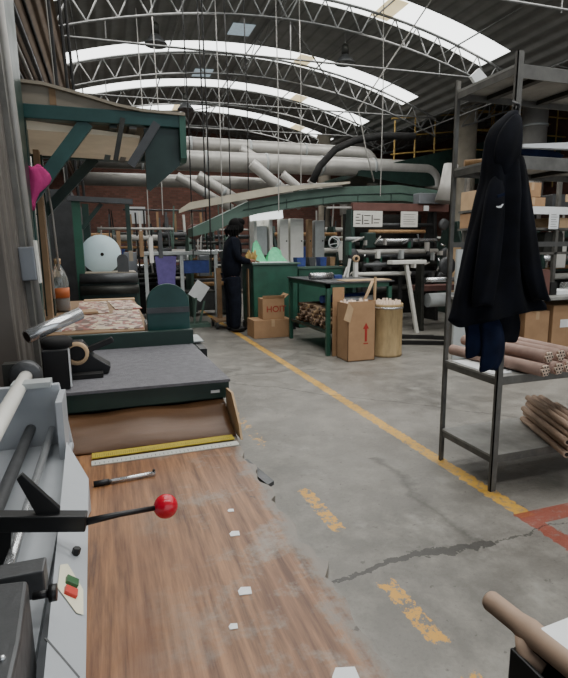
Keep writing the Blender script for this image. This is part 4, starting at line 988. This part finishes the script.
# ------------------------------------------------------------------ green arched hood and press behind
t = thing('arched_hood', 'long arched green machine hood spanning above the counter and press', 'hood', (3.8, 8.7, 1.5))
topl = [(1.35, 1.66), (1.8, 1.86), (2.31, 2.10), (3.21, 2.29), (3.96, 2.38), (5.17, 2.45), (6.2, 2.36)]
botl = [(6.2, 2.10), (5.17, 2.17), (3.97, 2.12), (3.2, 2.02), (2.6, 1.93), (2.2, 1.83), (1.7, 1.60), (1.35, 1.52)]
MB().prism(topl + botl, 'y', 8.55, 9.1).build('hood_shell', M['mgreen'], t)
mb = MB(); 
for k in range(6): 
    x = 2.3 + k*.68; mb.bar((x, 8.545, 1.95 + .05*k), (x, 8.545, 2.1 + .045*k), .012, .012)
mb.path([(2.2, 8.545, 1.95), (3.2, 8.545, 2.14), (4.0, 8.545, 2.24), (5.2, 8.545, 2.30), (6.2, 8.545, 2.22)], .012, 6)
mb.build('hood_rib', M['dgreen'], t)
MB().prism([(1.12, 1.88), (1.3, 1.94), (3.2, 2.30), (4.1, 2.42), (4.1, 2.455), (2.6, 2.31), (1.3, 2.05), (1.12, 1.93)], 'y', 8.38, 8.5).build('pale_cover_strip', M['beigel'], t)
t = thing('printing_press', 'long dark printing press with silver rollers under the red brown beam', 'press', (4.6, 8.0, 0))
MB().box((3.95, 7.95, 1.93), (5.85, 8.05, 2.06)).build('red_beam', M['redbeam'], t, .005)
MB().box((3.5, 8.0, 1.97), (4.6, 8.04, 2.0), None, (0, R(-1), 0)).build('pale_rail', M['pipe'], t)
for x in (3.92, 5.55):
    MB().prism([(7.8, 0), (8.3, 0), (8.3, .8), (8.15, 1.95), (7.97, 1.95), (7.9, 1.0)], 'x', x, x+.07).build('side_frame', M['dgreen'] if x < 5 else M['blackrub'], t, .01)
MB().box((4.0, 8.3, .1), (5.55, 8.5, .75)).build('rear_body', M['blackrub'], t)
MB().box((4.0, 8.35, .75), (5.55, 8.45, 1.9)).build('back_screen', M['darkwall'], t)
for k, (z, r, y, m, x0, x1) in enumerate([(1.58, .03, 7.85, 'wrod', 4.2, 5.3), (1.43, .035, 7.85, 'chrome', 4.35, 5.55), (1.36, .05, 8.1, 'darksteel', 4.0, 5.55), (1.24, .045, 7.75, 'pipe', 3.75, 5.5), (1.16, .05, 8.0, 'cast', 4.0, 5.55), (1.02, .05, 7.8, 'darksteel', 4.0, 5.5), (.86, .04, 7.8, 'cast', 4.0, 5.55), (1.46, .03, 7.8, 'paleplate', 3.75, 4.15), (1.70, .03, 8.0, 'cast', 4.0, 5.55), (.60, .07, 7.9, 'darksteel', 4.0, 5.5)]):
    MB().cyl((x0, y, z), (x1, y, z), r, 16).build('roller', M[m], t)
for k, (x, z) in enumerate([(3.85, 1.2), (4.3, 1.0), (5.6, 1.7), (5.65, 1.2), (5.6, .8)]): 
    MB().lathe((x, 7.7, z), [(.03, 0), (.09, 0), (.1, .03), (.09, .06), (.03, .06)], 20, axis='y').build('gear', M['cast'], t)
MB().box((4.05, 7.68, 1.30), (4.25, 7.9, 1.56)).build('gearbox', M['dgreen'], t, .02)
hw = MB(); hw.lathe((3.50, 7.7, 1.40), [(.085, 0), (.105, 0), (.105, .02), (.085, .02), (.085, 0)], 24, axis='y')
for a in range(4): hw.bar((3.62, 7.71, 1.40), (3.50 + .09*math.cos(a*PI/2+.4), 7.71, 1.40 + .09*math.sin(a*PI/2+.4)), .012, .012)
hw.build('handwheel', M['paleplate'], t)
lr = random.Random(21)
for k in range(42):
    xx = lr.uniform(3.7, 5.75); zz = lr.uniform(.75, 1.4); hh = lr.uniform(.05, .22)
    if k % 3: MB().box((xx, 7.62 + lr.random()*.1, zz), (xx + lr.uniform(.02, .07), 7.74, zz+hh)).build('linkage', M[lr.choice(['pipe', 'cast', 'paleplate', 'whiteplast', 'darksteel', 'green'])], t)
    else: MB().cyl((xx, 7.66, zz), (xx + lr.uniform(-.3, .3), 7.66, zz + lr.uniform(-.1, .2)), .014, 8).build('tie_rod', M[lr.choice(['pipe', 'chrome', 'cast'])], t)
for k, (x0, x1, z0, z1) in enumerate([(3.95, 4.50, 1.66, 1.925), (4.86, 5.20, 1.66, 1.925)]):
    s_ = thing('notice_sheet', ['wide white notice with printed shapes hanging under the beam', 'smaller plain white notice sheet on the right under the beam'][k], 'notice', ((x0+x1)/2, 7.93, z0))
    MB().box((x0, 7.93, z0), (x1, 7.936, z1)).build('sheet', M['kraftl'] if False else M['whiteplast'], s_)
    mb = MB()
    if k == 0:
        for j, (a, b_, c_, d_) in enumerate([(.04, .05, .12, .065), (.04, .10, .14, .115), (.04, .15, .10, .165), (.16, .04, .18, .20), (.20, .05, .30, .065), (.20, .10, .28, .115), (.20, .18, .32, .195), (.34, .05, .36, .20), (.38, .06, .48, .075), (.38, .12, .50, .135), (.06, .20, .13, .215)]):
            mb.box((x0+a, 7.926, z0+b_), (x0+c_, 7.929, z0+d_))
    else:
        for j in range(5): mb.box((x0+.05, 7.926, z0+.05+j*.04), (x1-.05-.03*(j % 2), 7.929, z0+.056+j*.04))
    mb.build('print_marks', M['ink'], s_)
MB().box((5.32, 7.93, 1.94), (5.42, 7.945, 2.03)).build('white_tag', M['white'], t)
MB().box((5.2, 7.9, 2.06), (5.75, 8.1, 2.24)).build('control_box', M['midgrey'], t, .01)
# white T shaped stand in front of the press
t = thing('support_stand', 'white t shaped stand leaning in front of the press rollers', 'stand', (4.6, 7.0, 0))
MB().bar((4.48, 6.75, .0), (4.25, 6.75, 1.06), .05, .05).build('stand_post', M['whiteplast'], t)
MB().box((3.98, 6.70, 1.06), (4.58, 6.85, 1.12)).build('stand_head', M['whiteplast'], t, .01)
t = thing('rewind_unit', 'low dark rewind unit with a pale roll near the floor right of the drum', 'machine', (5.0, 7.0, 0))
MB().cyl((4.75, 6.9, .48), (5.45, 6.9, .48), .11, 24).build('pale_roll', M['paleplate'], t)
MB().cyl((4.7, 6.9, .80), (5.45, 6.9, .80), .04, 16).build('upper_roller', M['chrome'], t)
for x in (4.62, 5.47): MB().prism([(6.85, 0), (7.1, 0), (7.05, 1.05), (6.9, 1.05)], 'x', x, x+.06).build('side_frame', M['darksteel'], t, .01)
MB().lathe((4.98, 6.72, 1.02), [(.06, 0), (.14, 0), (.14, .05), (.06, .05)], 24, axis='y').build('motor_disc', M['cast'], t)
MB().box((4.66, 6.95, .62), (5.47, 7.3, .70)).build('tray', M['redbeam'], t)
MB().lathe((5.15, 6.55, .86), [(.03, 0), (.07, 0), (.09, .05), (.09, .12), (.04, .14)], 20, axis='y').build('motor', M['paleplate'], t)
MB().box((3.1, 6.7, .25), (4.5, 7.4, .36)).build('machine_rail', M['darksteel'], label='dark low rail frame between the workbench and the rewind unit', category='rail') if False else None
for k, (a, b_) in enumerate([((3.7, 6.0, .03), (5.3, 5.2, .03)), ((4.0, 6.4, .03), (5.6, 5.3, .03)), ((3.6, 6.5, .03), (4.4, 6.2, .03))]):
    MB().bar(a, b_, .05, .05).build('floor_rail', M['blackrub'], label='dark steel rail lying on the floor, %s' % ['nearest, running towards the rack', 'behind the nearest one', 'short one beside the drum'][k], category='rail', group='rails on the floor')
t = thing('table_roller_stand', 'low stand with two white rollers behind the workbench top', 'stand', (3.9, 6.9, 0))
for x in (3.62, 4.25): MB().bar((x, 6.9, 0), (x, 6.9, 1.1), .05, .05).build('post', M['blackrub'], t)
MB().cyl((3.5, 6.88, .92), (4.4, 6.86, .92), .03, 14).build('roller', M['whiteplast'], t)
MB().cyl((3.6, 6.9, 1.05), (4.2, 6.9, 1.05), .035, 14).build('roller', M['cast'], t)

# ------------------------------------------------------------------ generic background presses
def press(x, y, w, d, h, seed, label, mg='dgreen', n=6):
    r_ = random.Random(seed); t = thing('small_press', label, 'machine', (x, y, 0), 'machines in the back of the hall')
    for xx in (x - w/2, x + w/2 - .06):
        MB().prism([(y-d/2, 0), (y+d/2, 0), (y+d/2, h*.7), (y+d*.2, h), (y-d*.2, h), (y-d/2, h*.55)], 'x', xx, xx+.06).build('side_frame', M[mg], t, .01)
    MB().box((x-w/2+.06, y-d*.1, .1), (x+w/2-.06, y+d/2-.02, h*.45)).build('body', M[r_.choice(['blackrub', 'dgreen', 'cast'])], t)
    for k in range(n):
        z = h*(.35 + .6*(k+.5)/n); yy = y - d*.25 + r_.uniform(-.1, .1)
        MB().cyl((x-w/2+.02, yy, z), (x+w/2-.02, yy, z), r_.choice([.025, .04, .06]), 12).build('roller', M[r_.choice(['chrome', 'pipe', 'cast', 'darksteel', 'whiteplast', 'wrod'])], t)
    MB().lathe((x - w/2 - .06, y-d*.3, h*.7), [(.02, 0), (.12, 0), (.13, .03), (.02, .04)], 18, axis='x').build('handwheel', M[r_.choice(['cast', 'redbeam', 'paleplate'])], t)
    MB().box((x - w*.3, y-d/2-.05, h*.5), (x - w*.05, y-d/2, h*.75)).build('control_box', M[r_.choice(['midgrey', 'blue', 'whiteplast', 'cast'])], t, .01)
    for k in range(4):
        xx = x + r_.uniform(-w*.4, w*.35); MB().bar((xx, y-d*.3, h*.5), (xx + r_.uniform(-.1, .1), y-d*.3, h*(1.0 + r_.random()*.25)), .03, .03).build('upright', M[r_.choice(['pipe', 'cast', 'mgreen', 'blackrub'])], t)
press(.55, 10.2, .9, .8, 1.7, 1, 'dark green roller machine behind the big white disc, left one')
press(1.3, 11.2, .9, .8, 1.8, 2, 'dark roller machine in the back left of the worker')
press(.5, 14.2, 1.4, .8, 1.9, 3, 'far roller machine against the brick wall at left', 'mgreen')
press(2.1, 14.0, 1.3, .8, 2.0, 4, 'far roller machine against the brick wall behind the worker')
press(1.9, 10.3, .8, .7, 1.6, 5, 'roller machine directly behind the worker', 'mgreen')
press(6.9, 8.6, 1.0, .9, 1.8, 6, 'dark roller machine right of the long press')
press(8.0, 10.6, 1.4, .9, 1.7, 7, 'back roller machine seen through the steel rack')
press(6.35, 7.1, .7, .7, 1.55, 8, 'dark roller machine behind the hooded jacket')
press(4.2, 11.0, 1.5, .8, 1.8, 9, 'roller machine hidden behind the green hood legs')
press(8.3, 8.0, 1.1, .8, 1.8, 14, 'roller machine at the right picture edge behind the long bench')
press(3.6, 15.5, 1.6, .8, 2.1, 10, 'far roller machine against the brick wall behind the lit cabinet')
press(-.2, 12.0, .8, .8, 1.8, 11, 'dark roller machine at far left behind the green frame', 'blackrub')
press(6.2, 13.0, 1.6, .8, 2.0, 12, 'far machine seen under the short duct elbow', 'blackrub')
# cross table left middle with bins
t = thing('long_table', 'long table with pale edge behind the arched guard', 'table', (1.0, 9.2, 0))
MB().box((.55, 9.0, 1.22), (1.85, 9.6, 1.28)).build('tabletop', M['paleplate'], t, .01)
for x in (.58, 1.18, 1.78): MB().box((x, 9.02, 0), (x+.06, 9.08, 1.22)).build('leg', M['paleplate'], t)
MB().box((.60, 9.05, .55), (1.80, 9.55, .58)).build('lower_shelf', M['darksteel'], t)
MB().prism([(.80, .70), (1.08, .70), (1.12, 1.2), (.76, 1.2)], 'y', 9.0, 9.04).box((.8, 9.04, .70), (1.08, 9.4, .75)).build('purple_bin', M['purple'], label='purple plastic bin hanging under the long table', category='bin')
MB().box((1.25, 9.1, .9), (1.7, 9.4, 1.12)).build('blue_bundle', M['blue'], label='blue bundle on the shelf under the long table', category='bundle')
t = thing('green_base_frame', 'green painted frame with splayed bars on the floor left of the worker', 'frame', (1.4, 8.8, 0))
MB().box((1.0, 8.6, 0), (1.6, 8.95, .06)).build('base_plate', M['mgreen'], t)
for k in range(5): MB().bar((1.05+.1*k, 8.8, .05), (.98+.14*k, 8.8, .55 - .06*abs(k-2)), .035, .035).build('bar', M['mgreen'], t)
t = thing('fan_head', 'dull red round fan head left of the worker', 'fan', (1.5, 9.4, 1.45))
MB().lathe((1.50, 9.3, 1.62), [(.03, 0), (.13, .01), (.14, .04), (.03, .06)], 20, axis='y').build('fan_cage', M['redbeam'], t)
MB().bar((1.5, 9.34, 1.28), (1.5, 9.34, 1.6), .03, .03).build('stem', M['cast'], t)
# machine B: frame with big disc
t = thing('disc_machine', 'green framed machine with overhead beam beyond the layout table', 'machine', (0, 5.0, 0))
MB().box((-.27, 4.98, 0), (-.20, 5.06, 1.76)).build('post', M['green'], t)
MB().box((-.20, 5.3, 0), (-.14, 5.36, 1.74)).build('post', M['dgreen'], t)
MB().box((.19, 5.2, 1.3), (.23, 5.24, 1.74)).build('post', M['dgreen'], t)
MB().bar((-.3, 5.0, 1.76), (.25, 5.0, 1.74), .08, .045).build('top_beam', M['cast'], t)
MB().bar((-.2, 5.02, 1.50), (-.02, 5.02, 1.72), .035, .035).build('diagonal_brace', M['dgreen'], t)
MB().box((-.25, 4.85, .78), (.26, 5.5, 1.06)).build('body', M['dgreen'], t, .02)
MB().cyl((-.24, 4.83, 1.06), (.25, 4.83, 1.06), .045, 16).build('roller', M['cast'], t)
MB().cyl((-.24, 4.80, .96), (.25, 4.80, .96), .04, 16).build('roller', M['darksteel'], t)
MB().box((-.2, 4.9, 1.06), (.24, 5.3, 1.11)).build('top_plate', M['beige'], t)
MB().box((-.22, 4.9, 0), (.22, 5.4, .78)).build('plinth', M['blackrub'], t)
t = thing('paper_disc', 'large pale blue white paper reel disc standing in the green framed machine', 'reel', (-.05, 5.1, 1.1))
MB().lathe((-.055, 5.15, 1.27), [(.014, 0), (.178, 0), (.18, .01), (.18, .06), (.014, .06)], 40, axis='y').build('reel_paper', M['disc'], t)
MB().lathe((-.045, 5.145, 1.27), [(.001, 0), (.016, 0), (.016, .003), (.001, .004)], 14, axis='y').build('core_hole', M['core'], t)
poly = [(.13 - .05, 1.11), (.13 + .05, 1.11)] + [(.13 + .05*math.cos(a), 1.22 + .05*math.sin(a)) for a in [PI*k/10 for k in range(11)]]
MB().prism(poly, 'y', 4.95, 4.98).build('arched_guard', M['cast'], label='small grey arched guard right of the pale disc', category='guard')
MB().box((-.6, 5.6, 0), (-.3, 8.5, 1.9)).build('storage_cabinet', M['cast'], label='grey storage cabinet along the left wall beyond the green frame', category='cabinet')
for k, (x, z, m) in enumerate([(.0, 1.5, 'tan'), (.14, 1.45, 'beige'), (.28, 1.5, 'tan'), (.4, 1.42, 'whiteplast'), (.52, 1.48, 'cast')]):
    o = MB().bar((x+.15, 7.0, z+.05), (x+.15, 7.0, z-.28), .05, .07).build('hanging_template', M[m], label='%s template hanging behind the disc, %s' % (['tan', 'beige', 'brown', 'white', 'grey'][k], ['first from left', 'second from left', 'third from left', 'fourth from left', 'last at right'][k]), category='template', group='templates hanging behind the disc')
for k in range(9):
    tr = random.Random(k); x = .55 + k*.2
    MB().bar((x, 12.4, 2.2 - tr.random()*.1), (x + tr.uniform(-.03, .03), 12.4, 1.75 - tr.random()*.25), .05, .10).build('hanging_template', M[['tan', 'whiteplast', 'beige', 'kraft', 'cast'][k % 5]],
        label='small strip on the far bar, %s from its left end' % ['first','second','third','fourth','fifth','sixth','seventh','eighth','ninth'][k], category='template', group='strips on the far bar')
MB().cyl((.4, 12.4, 2.22), (2.3, 12.4, 2.22), .02, 8).build('hanging_bar', M['cast'], label='far bar carrying small strips left of the worker', category='bar')
MB().cyl((-.1, 7.0, 1.58), (.85, 7.0, 1.58), .015, 8).build('hanging_bar', M['pipe'], label='thin bar carrying the row of hanging templates', category='bar')
for x in (-.1, .85): pass
MB().box((.55, 13.2, 1.95), (.95, 13.25, 2.35)).build('notice_board', M['white'], label='white board on the far left machine row', category='board')

# ------------------------------------------------------------------ rear shelving behind the rack
t = thing('rear_bench', 'long grey metal bench behind the hooded jacket', 'bench', (5.2, 5.2, 0))
MB().box((4.05, 4.75, .66), (7.0, 5.45, .70)).build('benchtop', M['racktop'], t, .005)
for x in (4.08, 5.7, 6.9): 
    for y in (4.8, 5.38): MB().box((x, y, 0), (x+.05, y+.05, .66)).build('leg', M['steel'], t)
t = thing('rear_shelf_unit', 'back shelf unit of cartons behind the jacket and rack', 'shelf', (5.5, 6.0, 0))
for x in (4.78, 6.0, 7.5): 
    for y in (5.7, 6.12): MB().box((x, y, 0), (x+.05, y+.05, 2.3)).build('post', M['steel'], t)
for z in (1.22, 1.56, 1.80): MB().box((4.70, 5.7, z-.03), (7.55, 6.17, z)).build('shelf', M['steel'], t)
MB().box((5.30, 5.66, 1.74), (7.2, 5.69, 1.84)).build('label_rail', M['white'], t)
k = 0
for x0, w, z0, hh, m, lab in [(4.98, .38, 1.80, .18, 'kraft', 'pale carton on the top back shelf directly right of the jacket'), (5.40, .42, 1.80, .17, 'kraft', 'second carton on the top back shelf'), (5.02, .38, 1.98, .20, 'kraftl', 'carton stacked second high right of the jacket'), (5.43, .30, 1.975, .19, 'kraft', 'right carton of the upper stacked pair'), (5.95, .5, 1.80, .22, 'cast', 'grey covered carton at the picture edge on the back shelf'),
                              (4.72, .24, 1.56, .20, 'kraft', 'carton left of the jacket on the back shelf, lower one'), (4.72, .24, 1.80, .25, 'kraftl', 'carton left of the jacket on the back shelf, upper one'), (5.2, .28, 1.56, .16, 'kraft', 'small carton below the white label rail'), (5.95, .34, 1.56, .14, 'kraftl', 'low carton below the rail at the picture edge')]:
    carton('shelf_carton', x0, 5.75, x0+w, 6.15, z0+.001, z0+hh, m, lab, group='cartons on the back shelves')
for k, (x, z) in enumerate([(5.36, 1.60), (5.80, 1.60)]):
    q = thing('shelf_notice', ['white lettered notice sheet hanging from the label rail', 'second white notice sheet hanging near the picture edge'][k], 'notice', (x, 5.64, z))
    MB().box((x, 5.64, z-.06), (x+.17, 5.645, z+.19)).build('sheet', M['white'], q)
    mb = MB()
    for j in range(6): mb.box((x+.03, 5.636, z-.03+j*.032), (x+.14-.02*(j % 2), 5.639, z-.025+j*.032))
    mb.build('print_marks', M['ink'], q)
cl = [('tool_box', 4.95, 1.222, .22, .16, 'mgreen'), ('grey_case', 5.35, 1.222, .2, .2, 'midgrey'), ('metal_part', 5.62, 1.222, .14, .11, 'paleplate'), ('dark_case', 5.85, 1.222, .35, .28, 'darksteel'), ('white_tray', 5.3, .702, .34, .05, 'white'), ('foil_tray', 5.66, .702, .3, .13, 'foil'), ('dark_tub', 5.2, .702, .1, .16, 'blackrub'), ('brown_box', 4.6, .702, .3, .22, 'kraft'), ('grey_block', 6.08, .702, .4, .2, 'cast'), ('brown_crate', 4.92, .702, .26, .32, 'redbeam')]
for nm, x, z, w, hh, m in cl:
    MB().prism([(x, z), (x+w, z), (x+w*.97, z+hh*.9), (x+w*.9, z+hh), (x+w*.08, z+hh), (x+.02*w, z+hh*.9)], 'y', 4.95 if z < 1 else 5.75, 5.25 if z < 1 else 6.05).build(nm, M[m], label='%s %s' % (nm.replace('_', ' '), 'lying on the back shelf right of the jacket, below the notices' if z > 1 else 'standing on the long grey bench behind the jacket'), category=nm.split('_')[1])
for k, (x0, x1, hgt, lab) in enumerate([(4.75, 5.12, .52, 'tall brown carton under the grey bench behind the jacket hem'), (5.18, 5.85, .58, 'large carton with a white label under the grey bench'), (4.3, 4.66, .42, 'brown carton under the bench left part')]):
    b = carton('floor_carton', x0, 4.86, x1, 5.3, .001, hgt, 'kraft', lab, 0, False, k != 1)
    if k == 1: MB().box((5.30, 4.855, .30), (5.52, 4.859, .40)).build('white_label', M['white'], b)
MB().box((3.52, 4.6, .0), (3.80, 4.63, 1.28)).build('leaning_board', M['paleplate'], label='pale board standing between the rack post and the jacket', category='board')
MB().ball((4.35, 4.2, .05), .055, seg=16, sc=(1.3, 1, .9)).build('white_cloth', M['white'], label='small white crumpled cloth on the floor behind the rack', category='cloth')
t = thing('lattice_crate', 'small stack of tan crates left of the rack post', 'crate', (5.0, 6.3, 0))
MB().box((4.9, 6.6, .9), (5.15, 6.9, 1.3)).build('crate_body', M['kraft'], t) if False else MB().box((5.65, 7.3, .0), (5.95, 7.6, 1.35)).build('crate_body', M['kraftl'], t)

# ------------------------------------------------------------------ light
w = bpy.data.worlds.new('world'); bpy.context.scene.world = w; w.use_nodes = True
w.node_tree.nodes['Background'].inputs[0].default_value = (.75, .82, .9, 1); w.node_tree.nodes['Background'].inputs[1].default_value = 1.3
def area(loc, rot, sx, sy, e, col=(1, .98, .95)):
    l = bpy.data.lights.new('area', 'AREA'); l.shape = 'RECTANGLE'; l.size = sx; l.size_y = sy; l.energy = e; l.color = col
    o = bpy.data.objects.new('area', l); COL.objects.link(o); o.location = loc; o.rotation_euler = rot
# daylight entering through the roof strips
for a, ww in strips:
    area((3.3, a+ww/2, 5.05), (0, 0, 0), 8, .7, 95)
sc = bpy.context.scene
sc.view_settings.view_transform = 'AgX'; sc.view_settings.look = 'None'; sc.view_settings.exposure = 0.0
